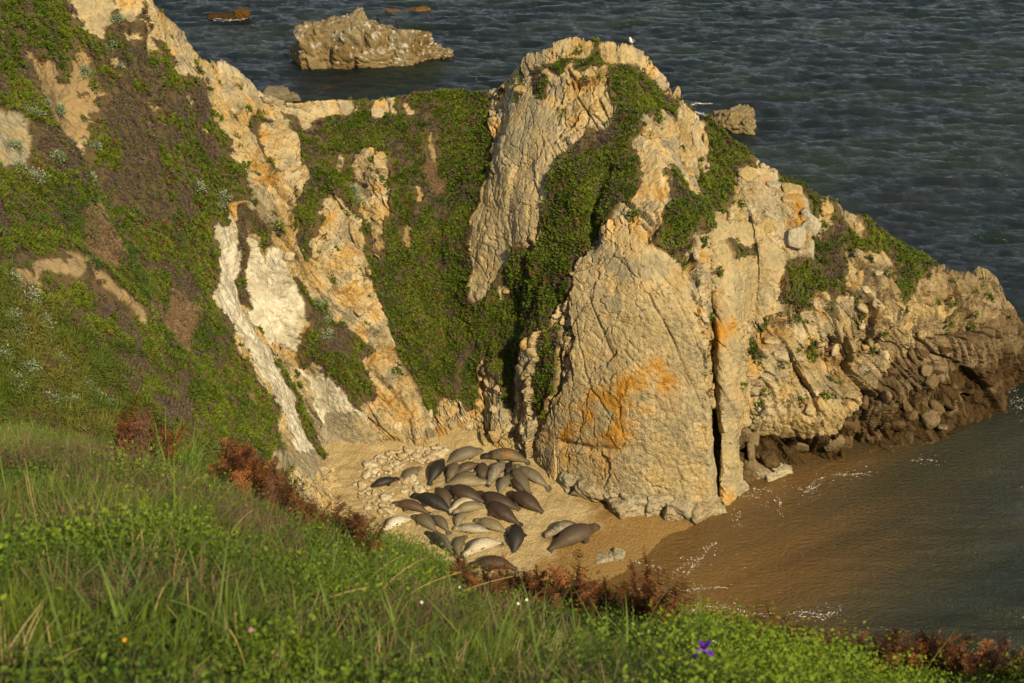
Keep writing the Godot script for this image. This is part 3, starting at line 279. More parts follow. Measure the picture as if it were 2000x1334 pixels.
# foam lines on the water: x, z pairs in metres
const FOAM := [
	[8.77,-52.43,8.44,-52.12,8.02,-51.66,7.58,-50.97,7.26,-50.23,6.95,-49.5,6.42,-48.96],
	[10.13,-53.7,9.7,-53.3,9.38,-52.71,8.93,-52.12,8.48,-51.35,8.05,-50.79],
	[11.63,-56.2,11.44,-55.78,11.38,-55.35,11.55,-54.73],
	[11.69,-57.51,12.49,-57.56,12.98,-57.29,13.2,-56.98,13.02,-56.72,12.65,-56.85],
	[12.05,-58.19,13.38,-58.1,13.72,-57.74,13.83,-56.85,13.59,-56.2,13.78,-55.78],
	[14.23,-58.41,15.04,-58.41,15.53,-58.19,16.11,-58.41],
	[15,-58.19,15.32,-57.74,15.71,-58.41,15.93,-58.87,16.7,-59.33],
	[16.88,-59.56,17.67,-59.42,18.79,-59.56,19.11,-59.8],
	[5.53,-49.68,7.23,-49.86,8.71,-50.23,10.18,-50.3],
	[11.34,-48.43,13.26,-48.61,14.41,-48.43,15.3,-48.71],
	[13.2,-48.25,14.13,-48.22,15.15,-48.57],
	[4.96,-52.12,5.74,-52.51,6.44,-51.93,7.17,-51.81],
	[21.54,-60.75,22.39,-60.84,22.89,-60.65],
	[28.65,-68.61,29.04,-67.48,29.31,-66.92,29.73,-66.37],
	[29.52,-68.04,28.78,-66.65,29.11,-65.83],
	[7.8,-48.43,9.04,-48.96,10.44,-48.78,11.78,-48.25],
	[15.34,-114.86,16.32,-115.5,17.68,-115.5],
	[15.88,-113.59,17.06,-112.34],
	[16.47,-111.12,17.23,-108.5,17.89,-107],
	[-31.09,-141.05,-29.36,-140.33,-27.92,-140.69],
]
const IRIS := [0.850, -4.570, 0.28]
# small white flowers: x, z, height
const DAISIES := [-0.51,-5.97,0.16,-0.37,-7.54,0.16,0.04,-7.07,0.16,0.1,-7.18,0.16,1.06,-5.44,0.16,-1.12,-10.93,0.16,-1.3,-11.34,0.16,-1.02,-10.92,0.16]
const BUTTERCUP := [-1.397, -3.740, .15]
const PINK := [-0.977, -3.900, .2]
# single leaves (0) and dry stalks (1): x, z, reach across, reach up, kind
const BLADES := [-2.8,-6.08,0.08,0.29,0,-2.31,-6.1,0.05,0.3,0,-2.25,-6.04,0.04,0.13,0,-1.21,-7.04,0.14,-0.09,0,-1.06,-4.97,0.2,0.17,0,-1.02,-5.11,0.03,0.12,0,0.21,-8.64,0.04,0.13,0,-0.25,-4.58,-0.02,0.17,0,-0.3,-4.53,-0.05,0.12,0,0.26,-5.09,0.03,0.16,0,-0.1,-4.79,-0.06,0.15,0,-0.86,-4.58,-0.14,-0.02,0,-1.98,-9.15,0,0.15,0,-1.55,-4.88,0.06,0.23,1,-1.36,-4.42,0.01,0.2,1,-1.95,-4.97,0.05,0.1,1,-2.18,-4.94,0.03,0.13,1,-1.45,-4.22,0.07,0.19,1,-1.08,-4.59,0.02,0.1,1,-1.76,-6.66,0.19,0.29,1,-2.99,-6.85,0,0.2,1,-2.65,-6.11,0.02,0.46,1,-1.01,-3.88,-0.05,0.16,1,-0.95,-4.36,0.02,0.11,1,-1.65,-3.69,-0.01,0.16,1,-1.62,-3.63,0.13,0.14,1,-0.81,-6.38,0.29,0.29,1,-0.68,-6.34,0.38,0.22,1,-0.97,-6.74,0.3,0.33,1,-1,-5.43,0.27,0.11,1,-0.46,-7.3,0.47,0.18,1,-1.06,-6.1,0.03,0.15,1,-1.86,-5.26,0.08,0.13,1,-1.33,-6.37,0.12,0.19,1,-1.5,-5.4,0.05,0.11,1,0.75,-5.14,0.13,0.13,1,-0.45,-4.47,0.02,0.16,1]
# patches of dry brush on the near slope: x, z, radius
const BRUSH := [-3.57,-9.91,0.55,-2.94,-8.4,0.5,-4.15,-11.28,0.45,-1.96,-7.77,0.45,-2.12,-7.98,0.4,-1.73,-7.39,0.35,-1.42,-8.34,0.3,-3.82,-8.88,0.5,-0.63,-5.36,0.25,0.13,-6.72,0.25,-0.06,-6,0.2,-0.38,-5.96,0.25,1.17,-7.21,0.15]
# clumps of strap leaves: x, z, height
const STRAPS := [-3.61,-11.82,0.75,-3.42,-10.84,0.6,-3.64,-12.86,0.75,-3.17,-10.59,0.7,-3.32,-10.22,0.5,-2.13,-10.41,0.3,0.24,-8,0.2,-1.16,-8.7,0.25,-0.23,-4.6,0.3,-0.1,-4.76,0.3,-0.32,-4.48,0.3]
const SEA_ROCK := [-14.79, -127.74]
const SIDE_ROCK := [18.75, -110.15]
const KELP_ROCK := [-29.72, -141.78]
const REEF := [-10.14, -144.75]
const REEF_SMALL := [-12.69, -144.37]
const CREST_ROCK := [-20.92, -117.47]
const SHALLOW_STONE := [4.86, -52.51]
# metres per photo pixel there 0.0506
const GULL := [6.10, 19.49, -70.00]
const SEA_LEVEL := -0.5
enum {ROCK, GREEN, PURPLE, WHITE, SOIL, WET, GRASS, DRY, SCREE, SLAB, LICHEN}
var rng := RandomNumberGenerator.new()
var used := {}
var M := {}
# the cliff's grid, kept for the plants that grow on it
var gu := PackedInt32Array()      # grid column at which each station starts
var gp := PackedVector3Array()    # place
var gn := PackedVector3Array()    # normal
var gc := PackedByteArray()       # ground cover
var nu := 0
var nv := 0
var vs := PackedFloat32Array()

func _ready() -> void:
	rng.seed = 77
	set_view()
	make_materials()
	build_sea()
	build_beach()
	build_cliff()
	build_near_slope()
	build_cliff_stones()
	build_sea_rocks()
	build_boulders()
	build_seals()
	build_birds()
	build_cliff_plants()
	build_near_plants()
	build_foam()

func set_view() -> void:
	var cam := Camera3D.new()
	cam.name = "camera"
	cam.fov = 28.0
	cam.near = 0.1
	cam.far = 6000.0
	var lens := CameraAttributesPhysical.new()
	lens.frustum_focal_length = 48.13
	lens.frustum_near = 0.1
	lens.frustum_far = 6000.0
	lens.frustum_focus_distance = 66.0
	lens.exposure_aperture = 4.5
	cam.attributes = lens
	add_child(cam)
	cam.position = Vector3(0, 42, 0)
	cam.rotation_degrees = Vector3(-30, 0, 0)
	cam.current = true
	var sky := ProceduralSkyMaterial.new()
	sky.sky_top_color = Color(0.52, 0.56, 0.61)
	sky.sky_horizon_color = Color(0.76, 0.79, 0.82)
	sky.sky_curve = 0.25
	sky.ground_bottom_color = Color(0.1, 0.12, 0.13)
	sky.ground_horizon_color = Color(0.4, 0.43, 0.45)
	var env := Environment.new()
	env.background_mode = Environment.BG_SKY
	env.sky = Sky.new()
	env.sky.sky_material = sky
	env.tonemap_mode = Environment.TONE_MAPPER_LINEAR
	env.tonemap_exposure = 1.42
	env.sdfgi_enabled = true
	env.ssao_enabled = true
	env.ssil_enabled = true
	var we := WorldEnvironment.new()
	we.name = "air"
	we.environment = env
	add_child(we)
	var sun := DirectionalLight3D.new()
	sun.name = "sun"
	sun.light_energy = 1.4
	sun.light_color = Color(1.0, 0.91, 0.72)
	sun.light_angular_distance = 2.5
	sun.shadow_enabled = true
	add_child(sun)
	sun.look_at_from_position(Vector3(0.37, 0.60, 0.68) * 50.0, Vector3.ZERO)

# ------------------------------------------------------------------ helpers
func numbered(called: String) -> String:
	var k: int = used.get(called, 0)
	used[called] = k + 1
	return called if k == 0 else "%s_%03d" % [called, k]

func tag(o: Node, label := "", category := "", group := "", kind := "") -> Node:
	if label: o.set_meta("label", label)
	if category: o.set_meta("category", category)
	if group: o.set_meta("group", group)
	if kind: o.set_meta("kind", kind)
	return o

func top(o: Node3D, called: String) -> Node3D:
	o.name = numbered(called)
	add_child(o, true)
	return o

func part(mesh: Mesh, called: String, m: Material, parent: Node3D) -> MeshInstance3D:
	var o := MeshInstance3D.new()
	o.name = called
	o.mesh = mesh
	if m: o.material_override = m
	parent.add_child(o, true)
	return o

func noise(freq: float, s: int, octaves := 4, kind := FastNoiseLite.TYPE_SIMPLEX_SMOOTH) -> FastNoiseLite:
	var n := FastNoiseLite.new()
	n.noise_type = kind
	n.frequency = freq
	n.seed = s
	n.fractal_octaves = octaves
	n.fractal_type = FastNoiseLite.FRACTAL_FBM if octaves > 1 else FastNoiseLite.FRACTAL_NONE
	return n

func lin(r: float, g: float, b: float) -> Color:
	return Color(r, g, b).linear_to_srgb()

func grid_mesh(p: PackedVector3Array, c: PackedColorArray, w: int, h: int, flip := false) -> ArrayMesh:
	# p holds h rows of w points
	var n := PackedVector3Array()
	n.resize(w * h)
	for j in h:
		var a := maxi(j - 1, 0) * w
		var b := mini(j + 1, h - 1) * w
		for i in w:
			var k := (p[j * w + mini(i + 1, w - 1)] - p[j * w + maxi(i - 1, 0)]).cross(p[b + i] - p[a + i])
			if k.length_squared() < 1e-14: k = p[j * w + i] if flip else -p[j * w + i]
			n[j * w + i] = (k if flip else -k).normalized()
	var idx := PackedInt32Array()
	idx.resize((w - 1) * (h - 1) * 6)
	var q := 0
	for j in h - 1:
		for i in w - 1:
			var a := j * w + i
			var b := a + w if flip else a + 1
			var d := a + 1 if flip else a + w
			idx[q] = a; idx[q + 1] = b; idx[q + 2] = d
			idx[q + 3] = b; idx[q + 4] = a + w + 1; idx[q + 5] = d
			q += 6
	var arr := []
	arr.resize(Mesh.ARRAY_MAX)
	arr[Mesh.ARRAY_VERTEX] = p
	arr[Mesh.ARRAY_NORMAL] = n
	if c.size(): arr[Mesh.ARRAY_COLOR] = c
	arr[Mesh.ARRAY_INDEX] = idx
	var m := ArrayMesh.new()
	m.add_surface_from_arrays(Mesh.PRIMITIVE_TRIANGLES, arr)
	return m

func tri_mesh(p: PackedVector3Array, c: PackedColorArray, n := PackedVector3Array()) -> ArrayMesh:
	var arr := []
	arr.resize(Mesh.ARRAY_MAX)
	arr[Mesh.ARRAY_VERTEX] = p
	if n.is_empty():
		n.resize(p.size())
		for k in range(0, p.size(), 3):
			var f := -(p[k + 1] - p[k]).cross(p[k + 2] - p[k]).normalized()
			n[k] = f; n[k + 1] = f; n[k + 2] = f
	arr[Mesh.ARRAY_NORMAL] = n
	if c.size(): arr[Mesh.ARRAY_COLOR] = c
	var m := ArrayMesh.new()
	m.add_surface_from_arrays(Mesh.PRIMITIVE_TRIANGLES, arr)
	return m

func many(mesh: Mesh, m: Material, t: Array, c: PackedColorArray) -> MultiMeshInstance3D:
	var mm := MultiMesh.new()
	mm.transform_format = MultiMesh.TRANSFORM_3D
	mm.use_colors = true
	mm.mesh = mesh
	mm.instance_count = t.size()
	for k in t.size():
		mm.set_instance_transform(k, t[k])
		mm.set_instance_color(k, c[k])
	var o := MultiMeshInstance3D.new()
	o.multimesh = mm
	o.material_override = m
	return o

func frame(up: Vector3, turn: float) -> Basis:
	var x := up.cross(Vector3(0.31, 0.2, 0.93)).normalized()
	var z := x.cross(up).normalized()
	return Basis(x, up, z).rotated(up, turn)

# ------------------------------------------------------------------ materials
func grain(freqs: Array, lo: float, hi: float, s: int, size := 512) -> ImageTexture:
	var src := []
	for k in freqs.size():
		var n := noise(freqs[k][0], s + k * 7, freqs[k][2], freqs[k][3] if freqs[k].size() > 3 else FastNoiseLite.TYPE_SIMPLEX_SMOOTH)
		if freqs[k].size() > 3:
			n.cellular_return_type = freqs[k][4]
			n.cellular_jitter = 1.0
			n.domain_warp_enabled = true
			n.domain_warp_amplitude = 18.0
			n.domain_warp_frequency = 0.02
		src.append(n.get_seamless_image(size, size))
	var im := Image.create(size, size, false, Image.FORMAT_L8)
	var data := PackedByteArray()
	data.resize(size * size)
	var bytes := []
	for i in src:
		i.convert(Image.FORMAT_L8)
		bytes.append(i.get_data())
	var total := 0.0
	for f in freqs: total += f[1]
	for k in size * size:
		var v := 0.0
		for q in freqs.size(): v += bytes[q][k] * freqs[q][1]
		v = v / (255.0 * total)
		data[k] = int(clampf(lo + (hi - lo) * v, 0, 1) * 255.0)
	im.set_data(size, size, false, Image.FORMAT_L8, data)
	im.convert(Image.FORMAT_RGB8)
	return ImageTexture.create_from_image(im)

func mat(rough := 0.9, spec := 0.3) -> StandardMaterial3D:
	var m := StandardMaterial3D.new()
	m.vertex_color_use_as_albedo = true
	m.roughness = rough
	m.metallic_specular = spec
	return m

func tri(m: StandardMaterial3D, albedo: Texture2D, height: Texture2D, scale: float, cm: float) -> StandardMaterial3D:
	m.uv1_triplanar = true
	m.uv1_world_triplanar = true
	m.uv1_scale = Vector3.ONE * scale
	m.uv1_triplanar_sharpness = 3.0
	if albedo: m.albedo_texture = albedo
	if height:
		m.heightmap_enabled = true
		m.heightmap_texture = height
		m.heightmap_scale = cm
	return m

func make_materials() -> void:
	var cell := FastNoiseLite.TYPE_CELLULAR
	var crack := FastNoiseLite.RETURN_DISTANCE2_SUB
	var fine := grain([[0.02, 1.0, 5], [0.12, 0.8, 3]], 0.6, 1.0, 3)
	var rock_h := grain([[0.02, 0.22, 6], [0.008, 0.9, 1, cell, crack], [0.022, 0.5, 1, cell, crack], [0.15, 0.15, 2]], 0.0, 1.0, 21, 1024)
	var soft_h := grain([[0.02, 1.0, 5], [0.1, 0.5, 3]], 0.0, 1.0, 31)
	M.cliff = tri(mat(0.92, 0.25), fine, rock_h, 0.33, 15.0)
	M.stone = tri(mat(0.92, 0.25), fine, rock_h, 0.45, 13.0)
	M.sand = tri(mat(0.9, 0.3), grain([[0.03, 1.0, 4], [0.2, 0.6, 2]], 0.6, 1.0, 41), soft_h, 0.5, 7.0)
	M.leaf = mat(0.65, 0.35)
	M.leaf.cull_mode = BaseMaterial3D.CULL_DISABLED
	M.leaf.backlight_enabled = true
	M.leaf.backlight = Color(0.45, 0.5, 0.3)
	M.strap = M.leaf.duplicate()
	M.strap.albedo_color = lin(0.10, 0.17, 0.025)
	M.turf = tri(mat(0.95, 0.2), fine, soft_h, 0.8, 5.0)
	M.sea = tri(mat(0.08, 0.35), null, grain([[0.015, 1.0, 4], [0.05, 0.6, 3]], 0.0, 1.0, 51), 0.5, 14.0)
	M.sea.uv1_scale = Vector3(0.32, 0.5, 0.6)
	M.seal = tri(mat(0.5, 0.45), grain([[0.03, 1.0, 4], [0.12, 0.6, 3]], 0.65, 1.0, 61, 256), soft_h, 1.2, 2.0)
	M.feather = mat(0.75, 0.3)
	M.foam = mat(0.6, 0.4)
	M.petal = mat(0.6, 0.3)
	M.petal.cull_mode = BaseMaterial3D.CULL_DISABLED

# ------------------------------------------------------------------ sea and beach
func shore(x: float, z: float) -> float:
	# metres beyond the water line, negative on land
	return (x - 3.9) * 0.71 + (z + 50.0) * 0.70

func beach_y(x: float, z: float) -> float:
	var d := shore(x, z)
	var y := -0.5 + (0.6 * (1.0 - exp(d / 6.0)) if d < 0.0 else -0.1 * d)
	if x < 3.0: y += maxf(0.0, -z - 60.3) * 0.18
	return y

func build_sea() -> void:
	var swell := noise(0.16, 5, 3)
	var chop := noise(0.55, 8, 3)
	var patch := noise(0.05, 9, 3)
	var xs := PackedFloat32Array()
	var zs := PackedFloat32Array()
	for x in [-3000.0, -900.0, -300.0, -140.0, -90.0]: xs.append(x)
	var x := -62.0
	while x < 78.0:
		xs.append(x)
		x += 0.26
	for f in [90.0, 140.0, 300.0, 900.0, 3000.0]: xs.append(f)
	var z := -30.0
	for f in [400.0, 120.0, 40.0, 0.0, -20.0]: zs.append(f)
	while z > -178.0:
		zs.append(z)
		z -= 0.17 if z > -80.0 else 0.24
	for f in [-190.0, -240.0, -400.0, -1000.0, -4000.0]: zs.append(f)
	var p := PackedVector3Array()
	var c := PackedColorArray()
	for zz in zs:
		for xx in xs:
			var near_in := absf(xx) < 85.0 and zz < -29.0 and zz > -182.0
			var y := SEA_LEVEL
			var col := Color(0.006, 0.011, 0.011)
			if near_in:
				var out := clampf((-zz - 66.0) / 14.0, 0.0, 1.0)
				var d := shore(xx, zz)
				var open := maxf(out, clampf((d - 6.0) / 12.0, 0.0, 1.0)) if zz > -75.0 else 1.0
				var w := swell.get_noise_2d(xx * 0.38 + zz * 0.15, zz * 1.5)
				var h := chop.get_noise_2d(xx * 0.42 - zz * 0.1, zz * 1.35)
				y += (0.20 * (1.0 - absf(w) * 2.4) + 0.20 * h) * lerpf(0.11, 1.0, open) - 0.15 * open
				if zz > -75.0 and d < 30.0:
					y += 0.07 * chop.get_noise_2d((xx * 0.89 - zz * 0.45) * 0.16, (xx * 0.45 + zz * 0.89) * 0.9) * clampf(d * 0.4, 0, 1)
				if zz > -75.0 and d < 22.0:
					var e := (xx - 4.0) * 0.62 + (zz + 50.0) * 0.25
					var m := clampf((e + patch.get_noise_2d(xx * 0.6 + zz * 0.8, (zz * 0.9 + xx * 0.45) * 4.0) * 4.0 - 2.5) / 7.0, 0.0, 1.0)
					var silt := Color(0.135, 0.075, 0.022).lerp(Color(0.045, 0.04, 0.02), m)
					var far_m := clampf((e + patch.get_noise_2d(zz + xx, (zz * 0.9 + xx * 0.45) * 3.0) * 4.0 - 6.5) / 7.0, 0.0, 1.0)
					col = silt.lerp(Color(0.014, 0.02, 0.013), far_m)
				else:
					var g := clampf(patch.get_noise_2d(xx * 0.8, zz * 1.4) * 2.0, 0.0, 1.0)
					col = col.lerp(Color(0.013, 0.02, 0.012), g)
			p.append(Vector3(xx, y, zz))
			c.append(col)
	var o := MeshInstance3D.new()
	o.mesh = grid_mesh(p, c, xs.size(), zs.size(), true)
	o.material_override = M.sea
	top(o, "sea")
	tag(o, "dark rippled sea turning brown over the sand of the cove", "sea", "", "structure")

func build_beach() -> void:
	var a := noise(0.6, 15, 4)
	var b := noise(2.2, 16, 3)
	var wet := noise(0.35, 17, 4)
	var p := PackedVector3Array()
	var c := PackedColorArray()
	var w := 260
	var h := 240
	for j in h:
		for i in w:
			var x := -13.0 + 26.0 * i / (w - 1)
			var z := -44.0 - 24.0 * j / (h - 1)
			var d := shore(x, z)
			var dry := clampf(-d / 6.0, 0.0, 1.0)
			var y := beach_y(x, z) + (a.get_noise_2d(x, z) * 0.13 + b.get_noise_2d(x, z) * 0.045) * (0.15 + 0.85 * dry)
			p.append(Vector3(x, y, z))
			var col := Color(0.68, 0.53, 0.29).lerp(Color(0.60, 0.45, 0.22), clampf(0.5 + wet.get_noise_2d(x, z), 0, 1))
			var damp := clampf((d + 4.2 + wet.get_noise_2d(x * 0.7, z * 0.7) * 2.5) * 0.8, 0.0, 1.0)
			col = col.lerp(Color(0.40, 0.25, 0.09), damp)
			c.append(col)
	var o := MeshInstance3D.new()
	o.mesh = grid_mesh(p, c, w, h, true)
	o.material_override = M.sand
	top(o, "beach")
	tag(o, "small golden sand beach under the cliff", "beach", "", "structure")

# ------------------------------------------------------------------ cliff
func row(k: int, r: int) -> Vector3:
	var a: Array = CLIFF[clampi(k, 0, CLIFF.size() - 1)]
	return Vector3(a[r * 3], a[r * 3 + 1], a[r * 3 + 2])

func grid_u(u: float) -> float:
	var i := clampi(int(floor(u)), 0, CLIFF.size() - 2)
	return gu[i] + (u - i) * (gu[i + 1] - gu[i])

func grid_v(v: float) -> float:
	var k := vs.bsearch(v)
	if k <= 0: return 0.0
	if k >= nv: return nv - 1.0
	return k - 1 + (v - vs[k - 1]) / (vs[k] - vs[k - 1])

func paint(im: Image, outline: Array, col: Color) -> void:
	var p := PackedVector2Array()
	for k in range(0, outline.size(), 2): p.append(Vector2(grid_u(outline[k]), grid_v(outline[k + 1])))
	var lo := 1e9
	var hi := -1e9
	for q in p:
		lo = minf(lo, q.y)
		hi = maxf(hi, q.y)
	for y in range(maxi(int(lo), 0), mini(int(hi) + 1, nv - 1) + 1):
		var cuts := []
		for k in p.size():
			var a := p[k]
			var b := p[(k + 1) % p.size()]
			if (a.y > y) != (b.y > y): cuts.append(a.x + (y - a.y) / (b.y - a.y) * (b.x - a.x))
		cuts.sort()
		for k in range(0, cuts.size() - 1, 2):
			var x0 := maxi(int(round(cuts[k])), 0)
			var x1 := mini(int(round(cuts[k + 1])), nu)
			if x1 > x0: im.fill_rect(Rect2i(x0, y, x1 - x0, 1), col)

# planes tilted at random, one for each cell of a jittered lattice, with cracks between them
var cell_rand := PackedFloat32Array()
func facets(x: float, y: float, amp: float, tilt: float, crack: float, width: float) -> float:
	var ix := int(floor(x))
	var iy := int(floor(y))
	var d1 := 9.0
	var d2 := 9.0
	var best := 0
	var bx := 0.0
	var by := 0.0
	for jy in range(iy - 1, iy + 2):
		for jx in range(ix - 1, ix + 2):
			var k := (((jx & 63) << 6) | (jy & 63)) * 5
			var dx := x - jx - cell_rand[k]
			var dy := y - jy - cell_rand[k + 1]
			var d := dx * dx + dy * dy
			if d < d1:
				d2 = d1
				d1 = d
				best = k
				bx = dx
				by = dy
			elif d < d2:
				d2 = d
	var edge := sqrt(d2) - sqrt(d1)
	return amp * (cell_rand[best + 2] - 0.5) * 2.0 + tilt * ((cell_rand[best + 3] - 0.5) * bx + (cell_rand[best + 4] - 0.5) * by) * 2.0 - crack * maxf(0.0, 1.0 - edge / width)

func build_cliff() -> void:
	var n := CLIFF.size()
	var r2 := RandomNumberGenerator.new()
	r2.seed = 991
	cell_rand.resize(64 * 64 * 5)
	for k in cell_rand.size(): cell_rand[k] = r2.randf()
	# grid columns
	var us := PackedFloat32Array()
	gu.append(0)
	for i in n - 1:
		var d := maxf(row(i, 3).distance_to(row(i + 1, 3)), row(i, 4).distance_to(row(i + 1, 4)))
		var k := clampi(int(d / (0.2 if i < 1 else 0.10 if i < 3 else 0.058)), 8, 130)
		for q in k: us.append(i + float(q) / k)
		gu.append(us.size())
	us.append(n - 1.0)
	nu = us.size()
	for k in 8: vs.append(k / 8.0)
	for k in 10: vs.append(1.0 + k / 10.0)
	for k in 125: vs.append(2.0 + k / 125.0)
	for k in 115: vs.append(3.0 + k / 115.0)
	for k in 100: vs.append(4.0 + k / 100.0)
	for k in 14: vs.append(5.0 + k / 13.0)
	nv = vs.size()
	# smooth shape: u along the cliff, v over the crest and down; stored in rows of nu
	gp.resize(nu * nv)
	for i in nu:
		var u := us[i]
		var a := mini(int(u), n - 2)
		var t := u - a
		var q := PackedVector3Array()
		for r in 7: q.append(row(a, r).cubic_interpolate(row(a + 1, r), row(a - 1, r), row(a + 2, r), t))
		for j in nv:
			var v := vs[j]
			if v < 2.0:
				var b := mini(int(v), 1)
				gp[j * nu + i] = q[b].cubic_interpolate(q[b + 1], q[maxi(b - 1, 0)], q[mini(b + 2, 2)], v - b)
			else:
				var b := mini(int(v), 5)
				gp[j * nu + i] = q[b].cubic_interpolate(q[b + 1], q[maxi(b - 1, 2)], q[mini(b + 2, 6)], v - b)
	# ground cover
	var im := Image.create(nu, nv, false, Image.FORMAT_L8)
	for zone in COVER: paint(im, zone[1], Color8(zone[0] * 10, zone[0] * 10, zone[0] * 10))
	var raw := im.get_data()
	# what grows on the crest goes on over the back of it
	var lip := int(grid_v(2.06))
	for j in lip:
		for i in nu:
			if us[i] > 25.2 or (us[i] > 9.0 and us[i] < 15.0): raw[j * nu + i] = raw[lip * nu + i]
	var stain := PackedFloat32Array()
	stain.resize(nu * nv)
	for zone in STAINS:
		var si := Image.create(nu, nv, false, Image.FORMAT_L8)
		paint(si, zone[2], Color.WHITE)
		var f: float = zone[1]
		si.resize(maxi(int(nu / f), 4), maxi(int(nv / f), 4), Image.INTERPOLATE_LANCZOS)
		si.resize(nu, nv, Image.INTERPOLATE_CUBIC)
		var sd := si.get_data()
		for k in nu * nv:
			if sd[k] > 3: stain[k] = maxf(stain[k], zone[0] * sd[k] / 255.0)
	var wu := noise(0.5, 61, 4)
	var wv := noise(0.5, 62, 4)
	gc.resize(nu * nv)
	for j in nv:
		for i in nu:
			var p := gp[j * nu + i]
			var a := wu.get_noise_3dv(p) * 11.0
			var b := wv.get_noise_3dv(p) * 12.0
			gc[j * nu + i] = raw[clampi(j + int(b), 0, nv - 1) * nu + clampi(i + int(a), 0, nu - 1)] / 10
	# smooth normals
	gn.resize(nu * nv)
	for j in nv:
		for i in nu:
			var du := gp[j * nu + mini(i + 6, nu - 1)] - gp[j * nu + maxi(i - 6, 0)]
			var dv := gp[mini(j + 6, nv - 1) * nu + i] - gp[maxi(j - 6, 0) * nu + i]
			gn[j * nu + i] = -du.cross(dv).normalized()
	# relief
	var lift := PackedFloat32Array()
	lift.resize(nu * nv)
	for rib in RIBS:
		var amp: float = rib[0]
		var wide: float = rib[1]
		var line := PackedVector3Array()
		for k in range(0, rib[2].size(), 3): line.append(Vector3(rib[2][k], rib[2][k + 1], rib[2][k + 2]))
		for j in range(maxi(int(grid_v(rib[3][2])), 0), mini(int(grid_v(rib[3][3])), nv - 1) + 1):
			for i in range(maxi(int(grid_u(maxf(rib[3][0], 0))), 0), mini(int(grid_u(minf(rib[3][1], n - 1.0))), nu - 1) + 1):
				var p := gp[j * nu + i]
				var d := 1e9
				for k in line.size() - 1:
					d = minf(d, p.distance_squared_to(Geometry3D.get_closest_point_to_segment(p, line[k], line[k + 1])))
				d = d / (wide * wide)
				if d < 4.5: lift[j * nu + i] += amp * exp(-d) * (0.85 + 0.3 * wu.get_noise_3dv(p))
	var big := noise(0.11, 71, 4)
	var mid := noise(0.45, 72, 4)
	var fine := noise(1.7, 73, 3)
	var along := PackedFloat32Array()
	along.resize(nu)
	var mid_row := nv / 2
	for i in range(1, nu): along[i] = along[i - 1] + gp[mid_row * nu + i].distance_to(gp[mid_row * nu + i - 1])
	var c := PackedColorArray()
	c.resize(nu * nv)
	var tone := noise(0.22, 81, 5)
	var tone2 := noise(0.6, 82, 4)
	var each := noise(0.75, 83, 1, FastNoiseLite.TYPE_CELLULAR)
	each.cellular_return_type = FastNoiseLite.RETURN_CELL_VALUE
	var each2 := noise(1.9, 84, 1, FastNoiseLite.TYPE_CELLULAR)
	each2.cellular_return_type = FastNoiseLite.RETURN_CELL_VALUE
	var down := PackedFloat32Array()
	down.resize(nu)
	for j in nv:
		for i in nu:
			var k := j * nu + i
			var p := gp[k]
			if j > 0: down[i] += p.distance_to(gp[k - nu])
			var s := along[i]
			var t := down[i]
			var cover := gc[k]
			var h := lift[k]
			var col: Color
			var a := tone.get_noise_3dv(p)
			var b := tone2.get_noise_3dv(p)
			var wx := mid.get_noise_2d(s, t)
			if cover == ROCK or cover == LICHEN or cover == WET or cover == SLAB:
				var blocky := clampf(0.9 + big.get_noise_3d(p.z, p.x, p.y) * 1.6, 0.55, 1.4)
				if cover == SLAB: blocky = 0.22
				elif cover == WET: blocky = 1.15
				var x := s * 0.93 + t * 0.36 + wx * 0.5
				var y := t * 0.93 - s * 0.36 + wx * 0.5
				h += big.get_noise_3dv(p) * (0.3 if cover == SLAB else 0.65)
				if cover == WET: blocky = 1.5
				elif p.x > 17.0: blocky = maxf(blocky, 1.3)
				h += facets(x * 0.40, y * 0.30, 0.20 * blocky, 0.50 * blocky, 0.40 * blocky if blocky > 0.5 else 0.12, 0.045 if blocky > 0.5 else 0.025)
				h += facets(x * 1.15 + 20.0, y * 0.85 + 7.0, 0.065 * blocky, 0.20 * blocky, 0.30 * blocky if blocky > 0.5 else 0.11, 0.09 if blocky > 0.5 else 0.05)
				if cover != SLAB: h += facets(x * 2.7 + 5.0, y * 2.2 + 3.0, 0.035 * blocky, 0.09 * blocky, 0.12, 0.11)
				h += fine.get_noise_3dv(p) * 0.05
				col = Color(0.57, 0.43, 0.21).lerp(Color(0.71, 0.60, 0.40), clampf(0.5 + a * 1.3, 0, 1))
				col = col.lerp(Color(0.66, 0.40, 0.11), clampf(b * 1.8 + a - 0.1, 0, 0.85))
				col = col.lerp(Color(0.36, 0.31, 0.215), clampf(-b * 2.0 - 0.05 + a * 0.8, 0, 0.85))
				col = col.lerp(Color(0.34, 0.25, 0.14), clampf((p.x - 15.0) / 9.0 + a * 1.5, 0, 0.85))
				if cover == SLAB: col = col.lerp(Color(0.50, 0.42, 0.25).lerp(Color(0.62, 0.50, 0.29), clampf(0.5 + b * 2.0, 0, 1)), 0.6)
				elif cover == LICHEN: col = col.lerp(Color(0.56, 0.50, 0.37), 0.5)
				elif cover == WET:
					col = Color(0.19, 0.13, 0.068).lerp(Color(0.31, 0.23, 0.13), clampf(0.5 + a * 1.5, 0, 1))
					if p.y < 3.0 + b * 4.0: col = col.lerp(Color(0.085, 0.052, 0.02), clampf((3.0 + b * 4.0 - p.y) * 0.6 + a, 0, 0.9))
				var own := 1.0 + each.get_noise_3dv(p) * 0.13 + each2.get_noise_3dv(p) * 0.09
				if cover == SLAB: own = 1.0 + (own - 1.0) * 0.35
				col = Color(col.r * own, col.g * own * (1.0 + (own - 1.0) * 0.15), col.b * own * (1.0 + (own - 1.0) * 0.5))
